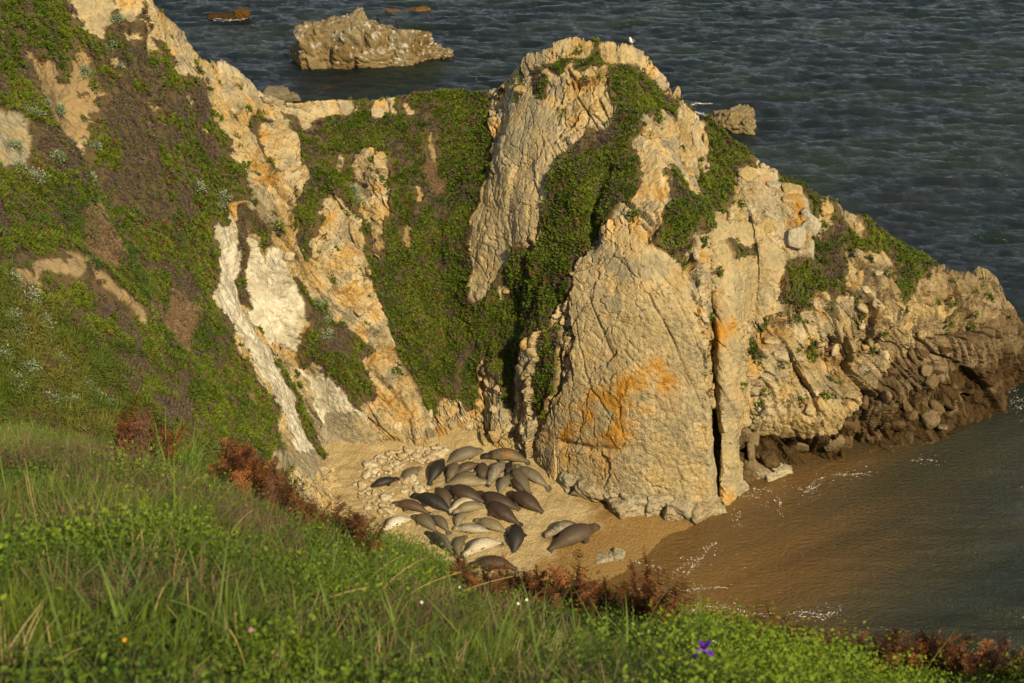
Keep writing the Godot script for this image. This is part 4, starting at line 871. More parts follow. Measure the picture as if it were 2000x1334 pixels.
				if stain[k] > 0.0:
					col = col.lerp(Color(0.62, 0.31, 0.045), clampf(stain[k] * (0.65 + b * 1.8 + a), 0, 0.95))
			elif cover == WHITE:
				h += big.get_noise_3dv(p) * 0.6 + mid.get_noise_3d(p.x * 2.0, p.y * 0.5, p.z * 2.0) * 0.22 + fine.get_noise_3dv(p) * 0.07
				col = Color(0.86, 0.80, 0.66).lerp(Color(0.62, 0.56, 0.42), clampf(0.3 + b * 1.6, 0, 1))
			elif cover == SCREE:
				h += big.get_noise_3dv(p) * 0.5 + mid.get_noise_3dv(p) * 0.1 + fine.get_noise_3dv(p) * 0.08
				col = Color(0.42, 0.38, 0.27).lerp(Color(0.50, 0.40, 0.23), clampf(0.4 + b * 1.6, 0, 1))
			elif cover == SOIL:
				h += big.get_noise_3dv(p) * 0.7 + mid.get_noise_3d(p.x * 2.0, p.y * 0.6, p.z * 2.0) * 0.2 + fine.get_noise_3dv(p) * 0.06
				col = Color(0.47, 0.33, 0.16).lerp(Color(0.40, 0.30, 0.17), clampf(0.5 + b * 1.5, 0, 1))
			else:
				h += big.get_noise_3dv(p) * 0.9 + wx * 0.28 + 0.05
				col = Color(0.15, 0.11, 0.055) if cover != DRY else Color(0.24, 0.16, 0.09)
			if vs[j] < 2.6: h *= lerpf(0.3, 1.0, clampf(absf(vs[j] - 2.0) / 0.55, 0.0, 1.0))
			c[k] = col
			lift[k] = h
	for k in nu * nv: gp[k] += gn[k] * lift[k]
	# normals of the finished surface, for the plants
	for j in nv:
		for i in nu:
			var du := gp[j * nu + mini(i + 2, nu - 1)] - gp[j * nu + maxi(i - 2, 0)]
			var dv := gp[mini(j + 2, nv - 1) * nu + i] - gp[maxi(j - 2, 0) * nu + i]
			gn[j * nu + i] = -du.cross(dv).normalized()
	var o := MeshInstance3D.new()
	o.mesh = grid_mesh(gp, c, nu, nv)
	o.material_override = M.cliff
	top(o, "cliff")
	tag(o, "golden sandstone cliff with ice plant round the cove", "cliff", "", "structure")

func on_cliff(u: float, v: float) -> int:
	return clampi(int(grid_v(v)), 0, nv - 1) * nu + clampi(int(grid_u(u)), 0, nu - 1)

# ------------------------------------------------------------------ stones
func stone_mesh(s: int, w: int, h: int, planes: int, rough: float, col: Color, spread := 0.12, guano := 0.0) -> ArrayMesh:
	# a block cut by random planes, edges slightly worn
	var r := RandomNumberGenerator.new()
	r.seed = s
	var pn := PackedVector3Array()
	var pd := PackedFloat32Array()
	for k in planes:
		var d := Vector3(r.randfn(), r.randfn(), r.randfn()).normalized()
		if k < 6: d = (([Vector3.RIGHT, Vector3.LEFT, Vector3.UP, Vector3.DOWN, Vector3.BACK, Vector3.FORWARD][k] as Vector3) + d * 0.28).normalized()
		pn.append(d)
		pd.append(r.randf_range(0.78, 1.0) if k < 6 else r.randf_range(0.9, 1.15))
	var n := noise(1.6, s, 4)
	var cut := noise(1.5, s, 1, FastNoiseLite.TYPE_CELLULAR)
	cut.cellular_return_type = FastNoiseLite.RETURN_DISTANCE2_SUB
	var block := noise(1.5, s, 1, FastNoiseLite.TYPE_CELLULAR)
	block.cellular_return_type = FastNoiseLite.RETURN_CELL_VALUE
	var p := PackedVector3Array()
	var c := PackedColorArray()
	for j in h + 1:
		var la := PI * j / h
		for i in w + 1:
			var lo := TAU * (i % w) / w
			var d := Vector3(sin(la) * cos(lo), cos(la), sin(la) * sin(lo))
			var m := 9.0
			for k in planes:
				var f := pn[k].dot(d)
				if f > 0.05: m = minf(m, pd[k] / f)
			m = minf(m, 1.45) * (1.0 + n.get_noise_3dv(d * 1.3) * rough)
			if w > 25: m *= 1.0 + block.get_noise_3dv(d * m * 1.6) * 0.07 - 0.16 * maxf(0.0, 1.0 - (cut.get_noise_3dv(d * m * 1.6) + 1.0) / 0.16)
			p.append(d * m)
			var t := n.get_noise_3dv(d * 2.0 + Vector3(9, 3, 1))
			var cc := col * (1.0 + t * spread * 3.0)
			if guano > 0.0 and d.y > 0.15 and n.get_noise_3dv(d * 3.0 + Vector3(4, 8, 2)) > 0.30 - guano * 0.25 * d.y and n.get_noise_3dv(d * 0.9 + Vector3(1, 5, 2)) > 0.05: cc = Color(0.72, 0.70, 0.64)
			c.append(cc)
	return grid_mesh(p, c, w + 1, h + 1, true)

func build_cliff_stones() -> void:
	# blocks that stand proud of the cliff, each a piece of it
	var cliff: Node3D = get_node("cliff")
	var kinds := []
	var cols := [Color(0.60, 0.46, 0.25), Color(0.68, 0.56, 0.36), Color(0.50, 0.41, 0.27), Color(0.63, 0.44, 0.20)]
	for k in 12: kinds.append(stone_mesh(300 + k, 14, 9, 11, 0.05, cols[k % 4]))
	var dark := []
	for k in 6: dark.append(stone_mesh(340 + k, 14, 9, 11, 0.06, [Color(0.22, 0.155, 0.08), Color(0.16, 0.105, 0.05), Color(0.29, 0.215, 0.125)][k % 3]))
	var lich := []
	for k in 4: lich.append(stone_mesh(360 + k, 18, 12, 11, 0.05, [Color(0.56, 0.50, 0.37), Color(0.58, 0.44, 0.20)][k % 2]))
	var r := RandomNumberGenerator.new()
	r.seed = 4242
	var placed := PackedVector3Array()
	var count := 0
	var tries := 0
	while count < 285 and tries < 40000:
		tries += 1
		var u := r.randf_range(4.6, 33.0)
		var v := r.randf_range(1.93, 4.95)
		var k := on_cliff(u, v)
		var cover := gc[k]
		if cover != ROCK and cover != WET and cover != LICHEN: continue
		var s := r.randf_range(0.12, 0.34)
		if u < 10.0: s = r.randf_range(0.1, 0.26)
		if cover == WET: s = r.randf_range(0.2, 0.55)
		if cover == LICHEN: s = r.randf_range(0.3, 0.7)
		if v < 2.1: s = r.randf_range(0.2, 0.5)
		var ok := true
		for q in placed:
			if q.distance_squared_to(gp[k]) < 0.5 * (0.5 + s): ok = false
		if not ok: continue
		placed.append(gp[k])
		var set_: Array = dark if cover == WET else lich if cover == LICHEN else kinds
		var o := part(set_[r.randi() % set_.size()], "stone", M.stone, cliff)
		var b := frame(gn[k], r.randf() * TAU)
		o.transform = Transform3D(b * Basis.from_scale(Vector3(s * r.randf_range(0.9, 1.4), s * r.randf_range(0.45, 0.7), s * r.randf_range(0.8, 1.1))), gp[k] - gn[k] * s * 0.12)
		count += 1

func rock_thing(called: String, label: String, at: Vector3, blocks: Array, cols: Array, seed0: int, fine := 72) -> Node3D:
	# a large rock: overlapping worn blocks, each a part; block = x, y, z, half sizes, turn, lean
	var t := Node3D.new()
	top(t, called)
	t.position = at
	tag(t, label, "rock")
	for k in blocks.size():
		var b: Array = blocks[k]
		var o := part(stone_mesh(seed0 + k * 13, fine, int(fine * 0.66), 13, 0.07, cols[k % cols.size()], 0.16, 0.6 if called == "sea_rock" else 0.0), "block", M.stone, t)
		o.transform = Transform3D(Basis.from_euler(Vector3(b[7] if b.size() > 7 else 0.0, b[6], (b[8] if b.size() > 8 else 0.0))) * Basis.from_scale(Vector3(b[3], b[4], b[5])), Vector3(b[0], b[1], b[2]))
	return t

func build_sea_rocks() -> void:
	var tan := [Color(0.33, 0.25, 0.13), Color(0.27, 0.19, 0.085), Color(0.36, 0.29, 0.165)]
	var y := SEA_LEVEL
	var at := Vector3(SEA_ROCK[0], y, SEA_ROCK[1])
	rock_thing("sea_rock", "big cracked tan rock islet splashed with white guano, two cormorants on it", at, [
		[-3.7, 1.0, 0.0, 2.3, 2.9, 2.4, 0.2], [-4.6, 0.3, 0.3, 1.5, 1.7, 1.7, 0.5],
		[-0.6, 1.2, -0.4, 2.0, 2.9, 2.3, -0.1], [1.6, 1.1, -0.8, 2.0, 2.8, 2.3, 0.4], [-1.2, 0.3, 1.1, 1.6, 2.1, 1.5, 0.1],
		[3.6, 0.8, -0.8, 2.0, 2.3, 2.0, -0.3], [1.6, 0.2, 0.9, 2.3, 1.5, 1.3, 0.2], [5.3, 0.3, -1.2, 1.6, 2.0, 1.7, 0.6],
		[6.8, 0.0, -1.4, 1.4, 1.4, 1.3, 0.2], [4.2, -0.2, 0.4, 2.0, 1.0, 1.2, 0.1], [8.0, -0.2, -1.4, 1.1, 0.9, 1.0, 0.9]], tan, 1500)
	at = Vector3(SIDE_ROCK[0], y, SIDE_ROCK[1])
	rock_thing("low_sea_rock", "rounded tan rock standing alone in the sea beyond the grassy headland", at, [
		[-0.1, 0.3, 0.0, 1.6, 1.3, 1.5, 0.1], [-1.2, 0.0, 0.1, 0.9, 0.9, 1.0, 0.6], [0.8, 0.4, -0.2, 1.2, 1.1, 1.2, 0.9]], tan, 1700)
	at = Vector3(KELP_ROCK[0], y, KELP_ROCK[1])
	rock_thing("kelp_rock", "low rock covered with brown kelp, awash in the sea", at, [
		[-0.6, -0.1, 0.0, 1.7, 0.55, 1.0, 0.0], [1.3, 0.05, -0.2, 0.9, 0.8, 0.9, 0.4]], [Color(0.08, 0.045, 0.015), Color(0.15, 0.075, 0.018)], 1800, 30)
	at = Vector3(REEF[0], y, REEF[1])
	rock_thing("kelp_reef", "orange kelp patch just breaking the surface behind the rock islet", at, [
		[0.3, -0.2, 0.0, 0.8, 0.36, 0.7, 0.2], [-0.6, -0.25, 0.2, 0.7, 0.33, 0.5, 0.7], [1.0, -0.22, -0.3, 0.5, 0.36, 0.5, 0.1], [-1.3, -0.28, 0.4, 0.5, 0.32, 0.35, 0.4]], [Color(0.24, 0.13, 0.03), Color(0.16, 0.08, 0.025)], 1850, 30)
	at = Vector3(REEF_SMALL[0], y, REEF_SMALL[1])
	rock_thing("kelp_patch", "small reddish kelp patch beside the orange kelp reef", at, [[0.0, -0.25, 0.0, 0.8, 0.36, 0.5, 0.2]], [Color(0.22, 0.10, 0.03)], 1870, 24)
	at = Vector3(CREST_ROCK[0], y, CREST_ROCK[1])
	rock_thing("shore_rock", "grey brown rock showing just above the stony crest of the saddle", at, [[0.0, 0.0, 0.0, 1.3, 0.9, 1.0, 0.2], [1.0, -0.1, 0.2, 0.8, 0.6, 0.8, 0.5]], [Color(0.26, 0.22, 0.14)], 1880, 30)
	at = Vector3(SHALLOW_STONE[0], y, SHALLOW_STONE[1])
	rock_thing("shallow_stone", "pale split stone standing in the thin wash at the beach", at, [[-0.35, 0.02, 0.1, 0.55, 0.2, 0.4, 0.2], [0.33, 0.1, 0.0, 0.32, 0.3, 0.36, -0.1]], [Color(0.46, 0.40, 0.27)], 1890, 24)

func build_boulders() -> void:
	var cols := [Color(0.52, 0.45, 0.31), Color(0.47, 0.38, 0.24), Color(0.58, 0.50, 0.34)]
	for k in BOULDERS.size() / 6:
		var b := BOULDERS.slice(k * 6, k * 6 + 6)
		var o := MeshInstance3D.new()
		o.mesh = stone_mesh(700 + k, 34, 22, 12, 0.08, cols[k % 3], 0.12)
		o.material_override = M.stone
		top(o, "boulder")
		tag(o, "worn grey tan boulder at the foot of the smooth slab", "boulder", "boulders at the foot of the slab")
		o.transform = Transform3D(Basis(Vector3.UP, b[5]) * Basis.from_scale(Vector3(b[2], b[3], b[4]) * 0.62), Vector3(b[0], beach_y(b[0], b[1]) + b[3] * 0.3, b[1]))
	var kinds := []
	for k in 8: kinds.append(stone_mesh(800 + k, 12, 8, 11, 0.05, [Color(0.74, 0.62, 0.41), Color(0.66, 0.52, 0.32), Color(0.78, 0.68, 0.48)][k % 3], 0.08))
	for k in STONES.size() / 3:
		var s: float = STONES[k * 3 + 2]
		var x: float = STONES[k * 3]
		var z: float = STONES[k * 3 + 1]
		var o := MeshInstance3D.new()
		o.mesh = kinds[k % 8]
		o.material_override = M.stone
		top(o, "loose_stone")
		tag(o, "pale angular stone lying in the rubble by the seals", "stone", "rubble stones on the sand")
		o.transform = Transform3D(Basis.from_euler(Vector3(rng.randf_range(-0.4, 0.4), rng.randf() * TAU, rng.randf_range(-0.4, 0.4))) * Basis.from_scale(Vector3(s, s * 0.6, s * 0.8)), Vector3(x, beach_y(x, z) + s * 0.22, z))

# ------------------------------------------------------------------ seals
const COATS := {
	"black": [[0.030, 0.025, 0.021], [0.055, 0.046, 0.036]], "darkbrown": [[0.066, 0.040, 0.026], [0.10, 0.066, 0.044]], "brown": [[0.105, 0.073, 0.047], [0.17, 0.125, 0.08]],
	"redbrown": [[0.115, 0.065, 0.042], [0.15, 0.095, 0.06]], "olive": [[0.15, 0.125, 0.075], [0.24, 0.20, 0.12]], "grey": [[0.19, 0.16, 0.11], [0.30, 0.26, 0.175]],
	"tan": [[0.17, 0.14, 0.09], [0.31, 0.26, 0.16]], "straw": [[0.24, 0.195, 0.11], [0.36, 0.30, 0.18]], "cream": [[0.42, 0.34, 0.21], [0.66, 0.57, 0.40]],
	"cream2": [[0.19, 0.155, 0.10], [0.66, 0.58, 0.42]], "white": [[0.30, 0.26, 0.19], [0.74, 0.68, 0.54]], "pale": [[0.27, 0.235, 0.17], [0.48, 0.43, 0.32]],
	"mottled": [[0.13, 0.10, 0.075], [0.30, 0.26, 0.19]], "mottledbrown": [[0.10, 0.075, 0.05], [0.40, 0.34, 0.24]], "blackgrey": [[0.035, 0.029, 0.023], [0.16, 0.135, 0.095]],
	"darkhead": [[0.13, 0.105, 0.065], [0.24, 0.19, 0.11]],
}

func seal_mesh(len: float, bend: float, girth: float, coat: Array, belly: float, s: int, style: String, turn: float) -> ArrayMesh:
	# nose at +x end, tail towards -x, y up, origin on the ground under the middle
	var prof := [[0.0, 0.014, 0.5], [0.008, 0.040, 0.6], [0.03, 0.056, 0.7], [0.065, 0.068, 0.82], [0.105, 0.073, 0.86], [0.15, 0.077, 0.88], [0.19, 0.088, 0.9], [0.25, 0.12, 0.88], [0.32, 0.143, 0.84], [0.40, 0.155, 0.82], [0.48, 0.158, 0.82], [0.56, 0.150, 0.82], [0.64, 0.130, 0.84], [0.71, 0.100, 0.86], [0.77, 0.070, 0.88], [0.82, 0.047, 0.86], [0.86, 0.034, 0.8], [0.885, 0.026, 0.65]]
	var n := noise(1.5, s, 4)
	var around := 20
	var p := PackedVector3Array()
	var c := PackedColorArray()
	var back := Color(coat[0][0], coat[0][1], coat[0][2])
	var pale := Color(coat[1][0], coat[1][1], coat[1][2])
	var rise := 0.0
	var lean := belly * 2.8 * turn
	var mid := PackedVector3Array()
	var r := PackedVector2Array()
	var rings := 44
	var ts := PackedFloat32Array()
	for q in rings + 1:
		var t := 0.885 * pow(float(q) / rings, 1.15)
		var k := 0
		while k < prof.size() - 2 and prof[k + 1][0] < t: k += 1
		var f: float = clampf((t - prof[k][0]) / (prof[k + 1][0] - prof[k][0]), 0, 1)
		f = f * f * (3.0 - 2.0 * f) * 0.4 + f * 0.6
		var rx: float = lerpf(prof[k][1], prof[k + 1][1], f) * len * (girth * 0.98 if t > 0.16 else lerpf(1.0, girth * 0.98, t / 0.16))
		var ry: float = rx * lerpf(prof[k][2], prof[k + 1][2], f)
		# folds of skin round the neck
		if t > 0.1 and t < 0.26: rx *= 1.0 + 0.02 * sin(t * 190.0)
		ts.append(t)
		r.append(Vector2(rx, ry))
		mid.append(Vector3((0.5 - t) * len, ry * 0.92, bend * len * (sin(t * PI) - 0.4)))
	for q in rings + 1:
		var dir := (mid[mini(q + 1, rings)] - mid[maxi(q - 1, 0)])
		dir.y = 0
		dir = dir.normalized()
		var side := Vector3(-dir.z, 0, dir.x)
		for i in around + 1:
			var a := TAU * (i % around) / around
			var cy := sin(a)
			var sag := 1.0 if cy > -0.3 else 0.86
			var wob := 1.0 + n.get_noise_3d(mid[q].x * 1.2, a, s) * 0.05
			var pt := mid[q] + side * cos(a) * r[q].x * wob + Vector3.UP * cy * r[q].y * sag * wob
			p.append(pt)
			var show := sin(a + lean)          # where the coat is dark
			var m := clampf(0.5 - show * 0.9 + n.get_noise_3d(pt.x * 2.0, pt.y * 2.0 + 5.0, pt.z * 2.0) * 0.7, 0, 1)
			if style.begins_with("mottled"): m = clampf(m + n.get_noise_3d(pt.x * 7.0, pt.y * 7.0, pt.z * 7.0) * 1.4, 0, 1)
			if style == "blackgrey": m = clampf(0.5 + sin(a + 0.4 - PI * 0.6) * 2.0, 0, 1)
			var col := back.lerp(pale, m)
			if ts[q] < 0.03 or (style == "darkhead" and ts[q] < 0.2): col = col.lerp(Color(0.022, 0.018, 0.015), 0.85)
			if style == "darkhead" and absf(ts[q] - 0.5) + absf(cos(a) - 0.6) * 0.35 + n.get_noise_3dv(pt * 5.0) * 0.12 < 0.16 and cy > -0.3: col = Color(0.30, 0.15, 0.045)
			# eyes
			var eye := Vector2((ts[q] - 0.062) * 30.0, (absf(cos(a)) - 0.75) * 3.0).length()
			if eye < 0.5 and cy > 0.3: col = Color(0.008, 0.007, 0.006)
			c.append(col)
	var st := SurfaceTool.new()
	st.begin(Mesh.PRIMITIVE_TRIANGLES)
	st.append_from(grid_mesh(p, c, around + 1, rings + 1), 0, Transform3D.IDENTITY)
	# flippers: flat paddles that grow out of the body
	var rr := RandomNumberGenerator.new()
	rr.seed = s
	var tail_dir := (mid[rings] - mid[rings - 4]).normalized()
	var dark := back.lerp(Color(0.05, 0.042, 0.034), 0.45)
	for sgn in [-1.0, 1.0]:
		var out: Vector3 = tail_dir.rotated(Vector3.UP, sgn * (0.30 + rr.randf() * 0.16))
		st.append_from(flipper(mid[rings - 3] + Vector3(0, -0.01, 0), out, 0.19 * len, 0.048 * len, 0.015 * len, dark, 4), 0, Transform3D.IDENTITY)
		var q := 19
		var dir := (mid[q + 1] - mid[q - 1]).normalized()
		var side: Vector3 = Vector3(-dir.z, 0, dir.x) * sgn
		var up := 0.25 + belly * 0.9 * (1.0 if sgn * lean < 0.0 else 0.0)
		var fd: Vector3 = (dir * 0.9 + side * (0.75 - belly * 0.3) + Vector3.UP * (up - 0.45)).normalized()
		st.append_from(flipper(mid[q] + side * r[q].x * (0.86 - belly * 0.2) + Vector3.UP * (-r[q].y * 0.35 + up * r[q].y * 0.7), fd, 0.115 * len, 0.032 * len, 0.013 * len, back.lerp(pale, belly * 0.5), 3), 0, Transform3D.IDENTITY)
	return st.commit()

func flipper(at: Vector3, dir: Vector3, l: float, w: float, th: float, col: Color, toes: int) -> ArrayMesh:
	var side := dir.cross(Vector3.UP).normalized()
	var up := side.cross(dir).normalized()
	var p := PackedVector3Array()
	var c := PackedColorArray()
	var steps := 9
	for j in steps + 1:
		var t := float(j) / steps
		var ww := w * (0.6 + 0.9 * t) * (1.0 if t < 0.9 else 0.55) * (1.0 + 0.12 * sin(t * 3.0))
		if j == steps: ww = w * 0.2
		for i in 13:
			var a := TAU * (i % 12) / 12.0
			var web := 1.0 - 0.45 * t * absf(sin(a * toes * 0.5)) * (1.0 if t > 0.5 else 0.0) * 0.4
			p.append(at + dir * l * t * (1.0 - 0.10 * t * absf(cos(a * toes)) ) + side * cos(a) * ww * web + up * sin(a) * th * (1.2 - t * 0.8) - Vector3.UP * l * 0.10 * t)
			c.append(col)
	return grid_mesh(p, c, 13, steps + 1)

func build_seals() -> void:
	for k in SEALS.size():
		var e: Array = SEALS[k]
		var nose := Vector3(e[0], beach_y(e[0], e[1]), e[1])
		var tail := Vector3(e[2], beach_y(e[2], e[3]), e[3])
		var len := nose.distance_to(tail) * (1.24 if nose.distance_to(tail) < 2.4 else 1.08)
		var o := MeshInstance3D.new()
		o.material_override = M.seal
		top(o, "elephant_seal")
		tag(o, e[8], "seal", "seals hauled out on the beach")
		var x := (nose - tail).normalized()
		var z := x.cross(Vector3.UP).normalized()
		var mid := (nose + tail) * 0.5
		o.mesh = seal_mesh(len, e[4], e[5], COATS[e[6]], e[7], 40 + k, e[6], 1.0 if z.z >= 0.0 else -1.0)
		o.transform = Transform3D(Basis(x, z.cross(x), z), mid + Vector3(0, -0.02, 0))

# ------------------------------------------------------------------ birds
func body_mesh(rings: Array, around := 12) -> ArrayMesh:
	# rings: x, y, z, radius across, radius up, colour
	var p := PackedVector3Array()
	var c := PackedColorArray()
	for q in rings.size():
		var a: Array = rings[maxi(q - 1, 0)]
		var b: Array = rings[mini(q + 1, rings.size() - 1)]
		var dir := (Vector3(b[0], b[1], b[2]) - Vector3(a[0], a[1], a[2])).normalized()
		var side := dir.cross(Vector3.UP if absf(dir.y) < 0.97 else Vector3.BACK).normalized()
		var up := side.cross(dir)
		for i in around + 1:
			var t := TAU * (i % around) / around
			p.append(Vector3(rings[q][0], rings[q][1], rings[q][2]) + side * cos(t) * rings[q][3] + up * sin(t) * rings[q][4])
			c.append(rings[q][5])
	return grid_mesh(p, c, around + 1, rings.size())

func build_birds() -> void:
	# the highest point of the rock islet under each cormorant
	var rock: Node3D = get_node("sea_rock")
	var perch := [Vector3(2.2, -9, 0), Vector3(3.9, -9, 0)]
	for block in rock.get_children():
		for v in (block as MeshInstance3D).mesh.surface_get_arrays(0)[Mesh.ARRAY_VERTEX]:
			var q: Vector3 = block.transform * v
			for n in 2:
				if absf(q.x - [2.2, 3.9][n]) < 0.12 and q.y > perch[n].y: perch[n] = q
	var crest := on_cliff(20.6, 2.0)
	for j in range(int(grid_v(1.5)), int(grid_v(2.3))):
		var q := j * nu + int(grid_u(20.6))
		if gp[q].y > gp[crest].y: crest = q
	var k := Color(0.012, 0.012, 0.012)
	var k2 := Color(0.03, 0.026, 0.02)
	for e in [[rock.position + perch[0] + Vector3(0, 0.16, 0.1), "black cormorant upright on the higher ledge of the rock islet", 0.5], [rock.position + perch[1] + Vector3(0, 0.16, 0.1), "black cormorant on the lower shoulder of the rock islet", 0.2]]:
		var t := Node3D.new()
		top(t, "cormorant")
		t.position = e[0]
		t.rotation.y = e[2]
		tag(t, e[1], "bird", "cormorants on the rock islet")
		part(body_mesh([[0.16, 0.02, 0, 0.02, 0.01, k], [0.13, 0.10, 0, 0.05, 0.03, k2], [0.10, 0.2, 0, 0.10, 0.08, k2], [0.06, 0.32, 0, 0.13, 0.12, k2], [0.0, 0.45, 0, 0.12, 0.11, k], [-0.05, 0.56, 0, 0.075, 0.07, k], [-0.06, 0.66, 0, 0.042, 0.042, k], [-0.05, 0.76, 0, 0.036, 0.036, k], [-0.06, 0.84, 0, 0.044, 0.042, k], [-0.10, 0.88, 0, 0.036, 0.034, k], [-0.14, 0.895, 0, 0.014, 0.014, k], [-0.21, 0.90, 0, 0.006, 0.006, Color(0.12, 0.10, 0.06)]]), "body", M.feather, t)
		for s in [-1.0, 1.0]: part(body_mesh([[0.06, -0.12, s * 0.05, 0.014, 0.014, k], [0.05, 0.0, s * 0.05, 0.018, 0.018, k], [0.07, 0.2, s * 0.05, 0.04, 0.04, k]], 8), "leg", M.feather, t)
	var w := Color(0.80, 0.80, 0.77)
	var g := Color(0.13, 0.13, 0.14)
	var t := Node3D.new()
	top(t, "gull")
	t.position = gp[crest] + Vector3(0, 0.01, 0)
	t.rotation.y = 0.9
	tag(t, "white headed gull with grey back standing on the knoll top", "bird")
	part(body_mesh([[0.26, 0.15, 0, 0.015, 0.01, k], [0.20, 0.17, 0, 0.05, 0.03, w], [0.14, 0.19, 0, 0.075, 0.06, w], [0.04, 0.23, 0, 0.10, 0.095, w], [-0.06, 0.29, 0, 0.095, 0.10, w], [-0.11, 0.36, 0, 0.06, 0.065, w], [-0.12, 0.42, 0, 0.048, 0.05, w], [-0.14, 0.46, 0, 0.045, 0.042, w], [-0.18, 0.46, 0, 0.02, 0.02, w], [-0.24, 0.45, 0, 0.008, 0.01, Color(0.6, 0.4, 0.05)]]), "body", M.feather, t)
	for s in [-1.0, 1.0]:
		part(body_mesh([[0.36, 0.17, s * 0.02, 0.008, 0.008, k], [0.25, 0.20, s * 0.05, 0.03, 0.04, g], [0.12, 0.25, s * 0.085, 0.03, 0.07, g], [0.0, 0.30, s * 0.085, 0.03, 0.075, g], [-0.08, 0.33, s * 0.06, 0.015, 0.03, g]], 10), "wing", M.feather, t)
		part(body_mesh([[0.03, -0.02, s * 0.035, 0.008, 0.008, Color(0.5, 0.3, 0.2)], [0.03, 0.16, s * 0.035, 0.012, 0.012, Color(0.5, 0.3, 0.2)]], 8), "leg", M.feather, t)

# ------------------------------------------------------------------ plants on the cliff
func tuft(count: int, long: float, wide: float, spread: float, s: int, droop := 0.25, base := 0.06) -> ArrayMesh:
	var r := RandomNumberGenerator.new()
	r.seed = s
	var p := PackedVector3Array()
	var c := PackedColorArray()
	for k in count:
		var a := r.randf() * TAU
		var out := Vector3(cos(a), 0, sin(a))
		var side := Vector3(-sin(a), 0, cos(a))
		var tilt := r.randf() * spread
		var dir := (Vector3.UP * cos(tilt) + out * sin(tilt))
		var l := long * r.randf_range(0.6, 1.2)
		var at := out * base * sqrt(r.randf())
		var m := at + dir * l * 0.55
		var tip := at + dir * l + (out * 0.5 - Vector3.UP) * droop * l * tilt
		var w := wide * r.randf_range(0.7, 1.25) * 0.5
		var t := r.randf_range(0.75, 1.25)
		var col := Color(t, t, t)
		p.append_array([at, m + side * w, m - side * w, m - side * w, m + side * w, tip])
		for q in 6: c.append(col)
	return tri_mesh(p, c)

